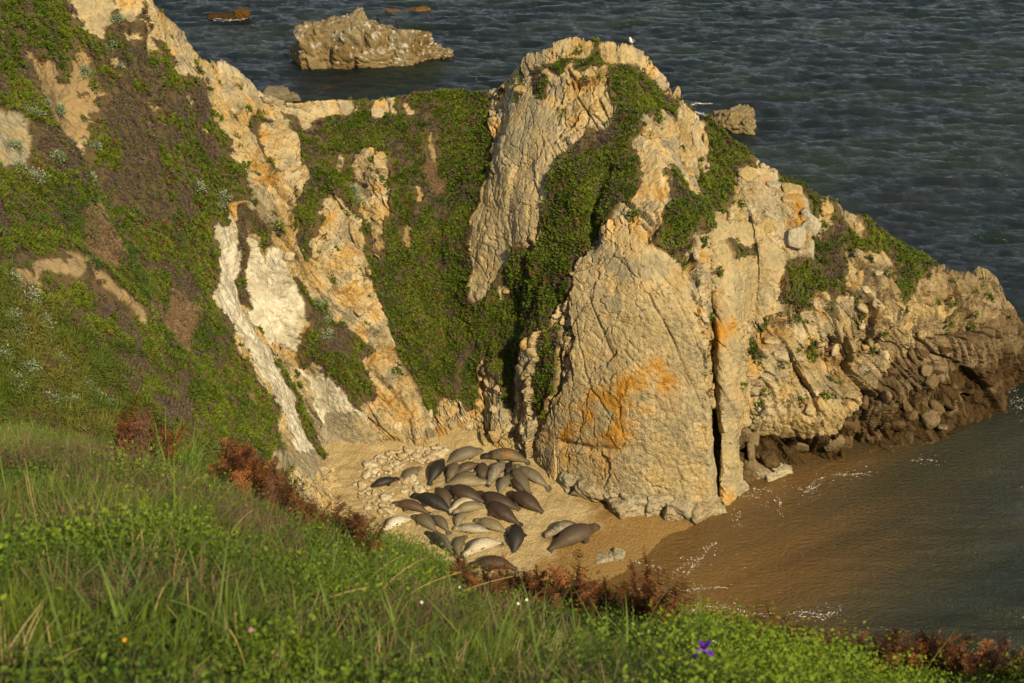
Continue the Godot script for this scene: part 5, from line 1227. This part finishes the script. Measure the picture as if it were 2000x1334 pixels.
func build_cliff_plants() -> void:
	var r := RandomNumberGenerator.new()
	r.seed = 31337
	var t := [[], [], [], []]
	var c := [PackedColorArray(), PackedColorArray(), PackedColorArray(), PackedColorArray()]
	var a := noise(0.35, 201, 4)
	var b := noise(0.9, 202, 3)
	for j in range(10, nv - 4):
		for i in range(2, nu - 2):
			var k := j * nu + i
			var cover := gc[k]
			var stray := cover == ROCK and b.get_noise_3dv(gp[k]) > 0.42 and gp[k].y > 3.0 and r.randf() < 0.25
			if not stray and (cover == ROCK or cover == WHITE or cover == SOIL or cover == WET or cover == SCREE or cover == SLAB or cover == LICHEN): continue
			var area := (gp[k + 1] - gp[k]).cross(gp[k + nu] - gp[k]).length()
			var dens := 46.0 if cover != GRASS else 26.0
			if cover == DRY: dens = 30.0
			if r.randf() > area * dens: continue
			if not stray:
				# keep a hand's breadth back from bare rock, so that the tufts end where the mat does
				var bare := 0
				for q in [-5, 5, -5 * nu, 5 * nu]:
					var e: int = gc[clampi(k + q, 0, nu * nv - 1)]
					if e == ROCK or e == WHITE or e == SOIL or e == SCREE or e == SLAB or e == LICHEN: bare += 1
				if bare > 0 and r.randf() < 0.85: continue
			var na := a.get_noise_3dv(gp[k])
			var nb := b.get_noise_3dv(gp[k])
			var up := (gn[k] + Vector3.UP * 0.35).normalized()
			var s := r.randf_range(0.75, 1.3) * (1.0 + nb * 0.5)
			var which := 0
			var col := Color(0.085, 0.125, 0.014)
			var green := cover == GREEN or stray
			if cover == PURPLE and na + nb * 0.6 > 0.16: green = true
			if cover == GREEN and na * 0.7 + nb * 0.9 < -0.36: green = false
			if green:
				col = Color(0.05, 0.085, 0.007).lerp(Color(0.125, 0.16, 0.012), clampf(0.45 + na + r.randf_range(-0.4, 0.4), 0, 1))
				if r.randf() < 0.035: col = Color(0.15, 0.055, 0.03)
				elif r.randf() < 0.12: col = Color(0.10, 0.075, 0.06)
			elif cover == PURPLE or cover == GREEN:
				which = 1
				col = Color(0.125, 0.095, 0.085).lerp(Color(0.085, 0.060, 0.046), r.randf())
				if r.randf() < 0.18: col = Color(0.09, 0.115, 0.02)
			elif cover == DRY:
				which = 2
				col = Color(0.26, 0.18, 0.105).lerp(Color(0.17, 0.11, 0.06), r.randf())
			elif cover == GRASS:
				which = 3
				col = Color(0.085, 0.12, 0.014).lerp(Color(0.17, 0.16, 0.035), clampf(0.35 + na * 1.4 + r.randf_range(-0.3, 0.3), 0, 1))
				if nb < -0.3: col = Color(0.13, 0.085, 0.05)
				up = (gn[k] * 0.6 + Vector3.UP).normalized()
			t[which].append(Transform3D(frame(up, r.randf() * TAU) * Basis.from_scale(Vector3.ONE * s), gp[k] - gn[k] * 0.02))
			c[which].append(col)
	var names := ["ice_plant", "withered_ice_plant", "dry_brush", "slope_grass"]
	var labels := ["green ice plant mat hanging down the cliff gullies", "withered purple brown ice plant on the cliff", "dry brown brush patches on the hillside", "rough yellow green grass on the low hillside"]
	var meshes := [tuft(16, 0.20, 0.055, 1.15, 1), tuft(16, 0.17, 0.045, 1.3, 2), tuft(18, 0.28, 0.028, 1.3, 3, 0.6), tuft(16, 0.48, 0.03, 0.8, 4, 0.5)]
	for k in 4:
		if t[k].is_empty(): continue
		var o := many(meshes[k], M.leaf, t[k], c[k])
		top(o, names[k])
		tag(o, labels[k], names[k].split("_")[-1] if k > 1 else "ice plant", "", "stuff")
	# single shrubs
	for k in SILVER.size() / 3:
		var q := on_cliff(SILVER[k * 3], SILVER[k * 3 + 1])
		var low: bool = SILVER[k * 3 + 1] > 3.4 and SILVER[k * 3] < 2.2
		shrub("silver_shrub", "silvery grey shrub among the grass on the low hillside" if low else "small silvery green shrub clinging to the vegetated cliff", gp[q], gn[q], SILVER[k * 3 + 2] * 1.0, [Color(0.20, 0.25, 0.16), Color(0.27, 0.31, 0.21), Color(0.15, 0.20, 0.12)], 900 + k, "silver shrubs in the grass" if low else "silver shrubs on the cliff", 0.07)
	for k in BUSHES.size() / 3:
		var q := on_cliff(BUSHES[k * 3], BUSHES[k * 3 + 1])
		shrub("green_bush", "feathery dark green bush on the hillside above the cove", gp[q], gn[q], BUSHES[k * 3 + 2] * 1.25, [Color(0.035, 0.085, 0.012), Color(0.055, 0.12, 0.018), Color(0.03, 0.06, 0.012)], 950 + k, "green bushes on the hillside", 0.05)

func shrub(called: String, label: String, at: Vector3, nrm: Vector3, size: float, cols: Array, s: int, group: String, leaf: float) -> void:
	var r := RandomNumberGenerator.new()
	r.seed = s
	var t := Node3D.new()
	top(t, called)
	tag(t, label, "shrub", group)
	t.transform = Transform3D(frame((nrm * 0.6 + Vector3.UP).normalized(), r.randf() * TAU), at)
	var p := PackedVector3Array()
	var c := PackedColorArray()
	var n := noise(1.3, s, 3)
	var stems := PackedVector3Array()
	for q in 7 + int(size * 6):
		var d := Vector3(r.randfn(), absf(r.randfn()) * 0.9 + 0.25, r.randfn()).normalized()
		var head := d * size * r.randf_range(0.35, 0.75)
		var w := Vector3(0.012, 0, 0)
		stems.append_array([Vector3.ZERO - w, w, head, -w.rotated(Vector3.UP, 1.5), w.rotated(Vector3.UP, 1.5), head])
		var col: Color = cols[r.randi() % cols.size()]
		for k in 46:
			var e := Vector3(r.randfn(), r.randfn() * 0.8, r.randfn()) * size * 0.19 + head
			var f := (e - head + d * size * 0.2 + Vector3(r.randfn(), r.randfn(), r.randfn()) * 0.06).normalized()
			var sd := f.cross(Vector3(r.randfn(), r.randfn(), r.randfn())).normalized()
			var l := leaf * r.randf_range(0.8, 1.7)
			var m := e + f * l * 0.5
			p.append_array([e, m + sd * l * 0.28, m - sd * l * 0.28, m - sd * l * 0.28, m + sd * l * 0.28, e + f * l])
			var cc := col * r.randf_range(0.8, 1.2)
			for z in 6: c.append(cc)
	part(tri_mesh(p, c), "foliage", M.leaf, t)
	var sc := PackedColorArray()
	sc.resize(stems.size())
	sc.fill(Color(0.12, 0.08, 0.05))
	part(tri_mesh(stems, sc), "stem", M.leaf, t)

# ------------------------------------------------------------------ near slope
func near_y(x: float, z: float) -> float:
	var fx := clampf(x + 16.0, 0.0, 31.999)
	var fz := clampf(4.0 - z, 0.0, 29.999)
	var i := int(fx)
	var j := int(fz)
	var a: Array = NEAR[j]
	var b: Array = NEAR[j + 1]
	var u := fx - i
	var v := fz - j
	var y: float = lerpf(lerpf(a[i], a[i + 1], u), lerpf(b[i], b[i + 1], u), v)
	return y + lumps.get_noise_2d(x, z) * 0.18

var lumps := noise(0.45, 301, 3)

func build_near_slope() -> void:
	var p := PackedVector3Array()
	var c := PackedColorArray()
	var w := 260
	var h := 240
	var t := noise(1.1, 303, 3)
	for j in h:
		for i in w:
			var x := -16.0 + 32.0 * i / (w - 1)
			var z := 4.0 - 30.0 * j / (h - 1)
			p.append(Vector3(x, near_y(x, z), z))
			c.append(Color(0.06, 0.065, 0.02).lerp(Color(0.13, 0.09, 0.05), clampf(0.4 + t.get_noise_2d(x, z) * 1.3, 0, 1)))
	var o := MeshInstance3D.new()
	o.mesh = grid_mesh(p, c, w, h, true)
	o.material_override = M.turf
	top(o, "near_slope")
	tag(o, "grassy cliff top slope overlooking the cove", "ground", "", "structure")

func blade_clump(count: int, long: float, wide: float, spread: float, base: float, s: int, segs := 4, curl := 0.5) -> ArrayMesh:
	var r := RandomNumberGenerator.new()
	r.seed = s
	var p := PackedVector3Array()
	var c := PackedColorArray()
	for k in count:
		var a := r.randf() * TAU
		var out := Vector3(cos(a), 0, sin(a))
		var side := Vector3(-sin(a), 0, cos(a)).rotated(Vector3.UP, r.randf_range(-0.8, 0.8))
		var tilt := r.randf() * spread
		var l := long * r.randf_range(0.5, 1.15)
		var at := out.rotated(Vector3.UP, r.randf() * 2.0) * base * sqrt(r.randf())
		var wd := wide * r.randf_range(0.7, 1.3) * 0.5
		var v := r.randf_range(0.7, 1.3)
		var col := Color(v, v, v)
		if r.randf() < 0.09: col = Color(2.2, 1.45, 2.0) * v
		var pos := at
		var prev_w := wd
		var bend := r.randf_range(0.3, 1.0) * curl
		for q in segs:
			var ang := tilt + bend * float(q) / segs * 1.6
			var nxt := pos + (Vector3.UP * cos(ang) + out * sin(ang)) * l / segs
			var nw := wd * (1.0 - float(q + 1) / segs)
			p.append_array([pos - side * prev_w, pos + side * prev_w, nxt + side * nw, pos - side * prev_w, nxt + side * nw, nxt - side * nw])
			for z in 6: c.append(col)
			pos = nxt
			prev_w = nw
	return tri_mesh(p, c)

func herb(count: int, leaf: float, tall: float, base: float, s: int) -> ArrayMesh:
	# stems with small oval leaves
	var r := RandomNumberGenerator.new()
	r.seed = s
	var p := PackedVector3Array()
	var c := PackedColorArray()
	for k in count:
		var at := Vector3(r.randfn() * base, tall * r.randf_range(0.25, 1.0), r.randfn() * base)
		var f := Vector3(r.randfn(), r.randf_range(0.1, 1.0), r.randfn()).normalized()
		var sd := f.cross(Vector3(r.randfn(), r.randfn(), r.randfn())).normalized()
		var l := leaf * r.randf_range(0.6, 1.3)
		var v := r.randf_range(0.7, 1.3)
		var a := at + f * l * 0.35 + sd * l * 0.3
		var b := at + f * l * 0.35 - sd * l * 0.3
		var d := at + f * l * 0.75 + sd * l * 0.24
		var e := at + f * l * 0.75 - sd * l * 0.24
		p.append_array([at, a, b, b, a, d, b, d, e, e, d, at + f * l])
		for z in 12: c.append(Color(v, v, v))
	return tri_mesh(p, c)

func frond_mesh(s: int, col: Color) -> ArrayMesh:
	# a dead bracken frond, one unit high: bent stalk, curled leaflets in pairs
	var r := RandomNumberGenerator.new()
	r.seed = s
	var p := PackedVector3Array()
	var c := PackedColorArray()
	var bend := r.randf_range(-0.25, 0.25)
	var prev := Vector3.ZERO
	var steps := 22
	for k in steps:
		var t := float(k + 1) / steps
		var at := Vector3(bend * t * t, t - 0.12 * t * t, 0.16 * t * t)
		var w := 0.012 * (1.1 - t)
		p.append_array([prev + Vector3(-w, 0, 0), prev + Vector3(w, 0, 0), at, prev + Vector3(0, 0, -w), prev + Vector3(0, 0, w), at])
		for z in 6: c.append(col * 0.8)
		if t > 0.18:
			var reach := 0.20 * sin(PI * clampf(1.12 - t, 0.05, 1.0) * 0.85) * r.randf_range(0.7, 1.15)
			for sgn in [-1.0, 1.0]:
				var d := Vector3(sgn, r.randf_range(0.25, 0.7), r.randf_range(-0.7, 0.5)).normalized()
				var q := at
				for m in 4:
					var nx := q + d * reach / 4.0
					d = (d + Vector3(0, -0.10, r.randf_range(-0.3, 0.3))).normalized()
					var sd := d.cross(Vector3(r.randfn() * 0.4, 0.4, 1)).normalized() * 0.036 * (1.0 - m * 0.2) * r.randf_range(0.6, 1.3)
					p.append_array([q, (q + nx) * 0.5 + sd, nx, q, nx, (q + nx) * 0.5 - sd])
					var cc := col * r.randf_range(0.55, 1.5)
					for z in 6: c.append(cc)
					q = nx
		prev = at
	return tri_mesh(p, c)

func build_near_plants() -> void:
	var r := RandomNumberGenerator.new()
	r.seed = 555
	var zone := noise(0.35, 311, 3)
	var zone2 := noise(0.9, 312, 3)
	var t := [[], [], [], [], []]
	var c := [PackedColorArray(), PackedColorArray(), PackedColorArray(), PackedColorArray(), PackedColorArray()]
	for k in 60000:
		var d := r.randf_range(2.2, 19.0)
		var x := r.randf_range(-1.0, 1.0) * (0.52 * d + 0.8)
		if r.randf() > (0.52 * d + 0.8) / 9.0: continue
		var z := -d
		var y := near_y(x, z)
		if y < 26.0: continue
		var n := zone.get_noise_2d(x, z)
		var m := zone2.get_noise_2d(x, z)
		var brush := false
		for q in BRUSH.size() / 3:
			if Vector2(x - BRUSH[q * 3], z - BRUSH[q * 3 + 1]).length() < BRUSH[q * 3 + 2] * (0.75 + m): brush = true
		var right := clampf((x / d - 0.02) * 5.0, 0.0, 1.0)
		var which := 0
		var s := r.randf_range(0.6, 1.3) * (1.0 + m * 0.5)
		var col := Color(0.05, 0.09, 0.006).lerp(Color(0.12, 0.165, 0.014), clampf(0.5 + m * 1.2 + r.randf_range(-0.3, 0.3), 0, 1))
		if r.randf() < 0.22 + right * 0.6 + n * 0.8:
			which = 1 if r.randf() < 0.7 else 4
			col = Color(0.045, 0.09, 0.006).lerp(Color(0.14, 0.20, 0.010), clampf(0.4 + m + right * 0.25 + r.randf_range(-0.3, 0.3), 0, 1))
		elif m < -0.18 and r.randf() < 0.45:
			which = 2
			col = Color(0.26, 0.19, 0.10).lerp(Color(0.16, 0.10, 0.055), r.randf())
		elif r.randf() < 0.13:
			which = 3
			col = Color(0.05, 0.11, 0.02).lerp(Color(0.15, 0.2, 0.03), r.randf())
		if brush and r.randf() < 0.75:
			which = 2
			col = Color(0.20, 0.13, 0.075).lerp(Color(0.10, 0.06, 0.035), r.randf())
		if which == 0 and r.randf() < 0.11: col = Color(0.33, 0.27, 0.13)
		t[which].append(Transform3D(frame((Vector3.UP * 1.4 + Vector3(r.randfn() * 0.15, 0, r.randfn() * 0.15)).normalized(), r.randf() * TAU) * Basis.from_scale(Vector3.ONE * s), Vector3(x, y - 0.02, z)))
		c[which].append(col)
	var names := ["meadow_grass", "low_herb", "dry_twig", "strap_leaf", "clover_leaf"]
	var labels := ["fine green grass with straw blades covering the near slope", "dense small leaved herb carpet on the near slope", "dry brown twigs tangled in the near slope", "dark green strap leaves scattered through the near grass", "bright round leaved ground cover between the grass"]
	var meshes := [blade_clump(24, 0.16, 0.0065, 1.15, 0.10, 11), herb(110, 0.0165, 0.13, 0.085, 12), blade_clump(16, 0.26, 0.005, 1.4, 0.08, 13, 3, 0.9), blade_clump(5, 0.34, 0.013, 0.8, 0.05, 14, 5, 0.7), herb(70, 0.021, 0.11, 0.085, 15)]
	for k in 5:
		var o := many(meshes[k], M.leaf, t[k], c[k])
		top(o, names[k])
		tag(o, labels[k], "ground cover", "", "stuff")
	# dead bracken
	var fr := []
	for k in 8: fr.append(frond_mesh(60 + k, [Color(0.15, 0.052, 0.018), Color(0.10, 0.042, 0.018), Color(0.19, 0.075, 0.026), Color(0.08, 0.038, 0.02)][k % 4]))
	for k in FERNS.size() / 3:
		var x: float = FERNS[k * 3]
		var z: float = FERNS[k * 3 + 1]
		var f := Node3D.new()
		top(f, "bracken_fern")
		var where := "rusty dead bracken fern on the slope edge above the white gully" if x < -1.5 else "rusty dead bracken fern fringing the grass edge above the seals" if x < 2.2 else "dark dead bracken fern at the slope edge above the brown water"
		tag(f, where, "fern", "bracken above the white gully" if x < -1.5 else "bracken above the seals" if x < 2.2 else "bracken above the water")
		f.position = Vector3(x, near_y(x, z) - 0.02, z)
		for q in 3:
			var o := part(fr[r.randi() % 8], "frond", M.leaf, f)
			var h: float = FERNS[k * 3 + 2] * r.randf_range(0.7, 1.15)
			o.transform = Transform3D(Basis.from_euler(Vector3(r.randf_range(-0.3, 0.25), r.randf() * TAU, r.randf_range(-0.28, 0.28))) * Basis.from_scale(Vector3(h, h, h)), Vector3(r.randf_range(-0.06, 0.06), 0, r.randf_range(-0.06, 0.06)))
	var straps := []
	for k in 3: straps.append(blade_clump(26, 1.0, 0.04, 0.7, 0.14, 400 + k, 7, 0.8))
	for k in STRAPS.size() / 3:
		var o := MeshInstance3D.new()
		o.mesh = straps[k % 3]
		o.material_override = M.strap
		top(o, "strap_leaf_plant")
		var x: float = STRAPS[k * 3]
		var z: float = STRAPS[k * 3 + 1]
		tag(o, "clump of long arching strap leaves by the rusty bracken" if x < -2.0 else "small clump of strap leaves in the grass", "plant", "strap leaf clumps by the bracken" if x < -2.0 else "small strap leaf clumps")
		o.transform = Transform3D(Basis(Vector3.UP, r.randf() * TAU) * Basis.from_scale(Vector3.ONE * STRAPS[k * 3 + 2]), Vector3(x, near_y(x, z) - 0.02, z))
	# long single leaves and stalks
	for k in BLADES.size() / 5:
		var b := BLADES.slice(k * 5, k * 5 + 5)
		var dry: bool = b[4] > 0.5
		var o := MeshInstance3D.new()
		var p := PackedVector3Array()
		var col := Color(0.40, 0.30, 0.14) if dry else Color(0.05, 0.12, 0.02).lerp(Color(0.14, 0.20, 0.02), r.randf())
		var wide := 0.003 if dry else 0.010
		var reach := Vector3(b[2], maxf(b[3], 0.06) * 1.05, r.randf_range(-0.05, 0.05))
		var side := reach.cross(Vector3(0, 0.5, 1)).normalized()
		var prev := Vector3.ZERO
		for q in 8:
			var u := (q + 1) / 8.0
			var at := Vector3(reach.x * u * u * 0.5 + reach.x * u * 0.5, reach.y * (u + 0.25 * u * (1.0 - u)), reach.z * u)
			var w0 := wide * (1.0 - (u - 0.125) * (0.4 if dry else 0.9))
			var w1 := wide * (1.0 - u * (0.4 if dry else 0.98))
			var fold := Vector3(0, 0, wide * 0.5)
			p.append_array([prev - side * w0, prev - fold, at - fold, prev - side * w0, at - fold, at - side * w1, prev - fold, prev + side * w0, at + side * w1, prev - fold, at + side * w1, at - fold])
			prev = at
		var cc := PackedColorArray()
		cc.resize(p.size())
		cc.fill(col)
		o.mesh = tri_mesh(p, cc)
		o.material_override = M.leaf
		top(o, "dry_stalk" if dry else "long_leaf")
		tag(o, "straw coloured dry stalk sticking out of the near grass" if dry else "long dark green blade rising from the near grass", "stalk" if dry else "leaf", "dry stalks in the near grass" if dry else "long leaves in the near grass")
		o.position = Vector3(b[0], near_y(b[0], b[1]), b[1])
	build_flowers(r)

func petal(l: float, w: float, rise: float, curl: float, col: Color, col2: Color) -> ArrayMesh:
	# a cupped petal that starts at the origin and reaches along +x
	var p := PackedVector3Array()
	var c := PackedColorArray()
	for j in 9:
		var t := j / 8.0
		var ang := rise - curl * t
		for i in 5:
			var s := (i - 2) / 2.0
			var ww := w * pow(sin(PI * (0.06 + 0.88 * t)), 0.8)
			p.append(Vector3(cos(ang) * l * t, sin(ang) * l * t + absf(s) * ww * 0.25, s * ww))
			c.append(col2.lerp(col, clampf(t * 3.0 - 0.2, 0, 1)))
	return grid_mesh(p, c, 5, 9)

func build_flowers(r: RandomNumberGenerator) -> void:
	var h: float = IRIS[2]
	var base := Vector3(IRIS[0], near_y(IRIS[0], IRIS[1]), IRIS[1])
	var t := Node3D.new()
	top(t, "iris")
	t.position = base
	tag(t, "single violet iris flower on a green stem in the near grass", "flower")
	var green := Color(0.12, 0.20, 0.02)
	part(body_mesh([[0, 0, 0, 0.006, 0.006, green], [0.004, h * 0.5, 0, 0.006, 0.006, green], [0.0, h * 0.86, 0, 0.009, 0.009, green], [0.0, h, 0, 0.006, 0.006, green]], 8), "stem", M.leaf, t)
	var v := Color(0.075, 0.012, 0.26)
	var v2 := Color(0.30, 0.18, 0.52)
	for k in 3:
		var o := part(petal(0.052, 0.013, 1.25, 0.25, v, v), "standard_petal", M.petal, t)
		o.transform = Transform3D(Basis(Vector3.UP, 0.4 + k * TAU / 3.0), Vector3(0, h, 0))
		var f := part(petal(0.062, 0.016, 0.45, 1.1, v, v2), "fall_petal", M.petal, t)
		f.transform = Transform3D(Basis(Vector3.UP, 0.4 + (k + 0.5) * TAU / 3.0), Vector3(0, h, 0))
	for k in DAISIES.size() / 3:
		bloom("white_flower", "tiny white flower in the near grass", "white flowers in the near grass", DAISIES[k * 3], DAISIES[k * 3 + 1], DAISIES[k * 3 + 2], Color(0.80, 0.80, 0.75), 0.011, 5)
	bloom("yellow_flower", "single small yellow flower low in the grass", "", BUTTERCUP[0], BUTTERCUP[1], BUTTERCUP[2], Color(0.50, 0.25, 0.01), 0.009, 6)
	bloom("pink_flower", "single pale pink flower in the grass", "", PINK[0], PINK[1], PINK[2], Color(0.32, 0.15, 0.22), 0.010, 5)

func bloom(called: String, label: String, group: String, x: float, z: float, h: float, col: Color, size: float, n: int) -> void:
	var t := Node3D.new()
	top(t, called)
	tag(t, label, "flower", group)
	t.position = Vector3(x, near_y(x, z), z)
	part(body_mesh([[0, 0, 0, 0.002, 0.002, Color(0.12, 0.2, 0.02)], [0, h, 0, 0.0025, 0.0025, Color(0.12, 0.2, 0.02)]], 6), "stem", M.leaf, t)
	for k in n:
		var o := part(petal(size, size * 0.45, 0.5, 0.5, col, col), "petal", M.petal, t)
		o.transform = Transform3D(Basis.from_euler(Vector3(0.5, 0, 0)) * Basis(Vector3.UP, k * TAU / n), Vector3(0, h, 0))

# ------------------------------------------------------------------ foam
func build_foam() -> void:
	var r := RandomNumberGenerator.new()
	r.seed = 808
	var p := PackedVector3Array()
	var c := PackedColorArray()
	for line in FOAM:
		for k in range(0, line.size() - 2, 2):
			var a := Vector2(line[k], line[k + 1])
			var b := Vector2(line[k + 2], line[k + 3])
			var n := int(a.distance_to(b) * 34.0)
			for q in n:
				var m := a.lerp(b, r.randf()) + Vector2(r.randfn(), r.randfn()) * (0.05 if r.randf() < 0.6 else 0.28)
				var s := r.randf_range(0.007, 0.019) * (1.8 if r.randf() < 0.12 else 1.0)
				var ang := (b - a).angle() + r.randf_range(-0.7, 0.7)
				var y := SEA_LEVEL + r.randf_range(0.01, 0.04)
				var far_from := m.y < -75.0
				if far_from:
					s *= 2.2
					y += 0.1
				var prev := Vector2.ZERO
				var first := Vector2.ZERO
				for e in 8:
					var th := TAU * e / 7.0
					var pt := Vector2(cos(th) * s * 2.4, sin(th) * s * 0.7).rotated(ang) * r.randf_range(0.6, 1.2) if e < 7 else first
					if e == 0: first = pt
					else: p.append_array([Vector3(m.x, y + s * 0.35, m.y), Vector3(m.x + prev.x, y, m.y + prev.y), Vector3(m.x + pt.x, y, m.y + pt.y)])
					prev = pt
	c.resize(p.size())
	c.fill(Color(0.72, 0.70, 0.64))
	var o := MeshInstance3D.new()
	o.mesh = tri_mesh(p, c)
	o.material_override = M.foam
	top(o, "foam")
	tag(o, "thin white foam lines drifting on the shallow water", "foam", "", "stuff")
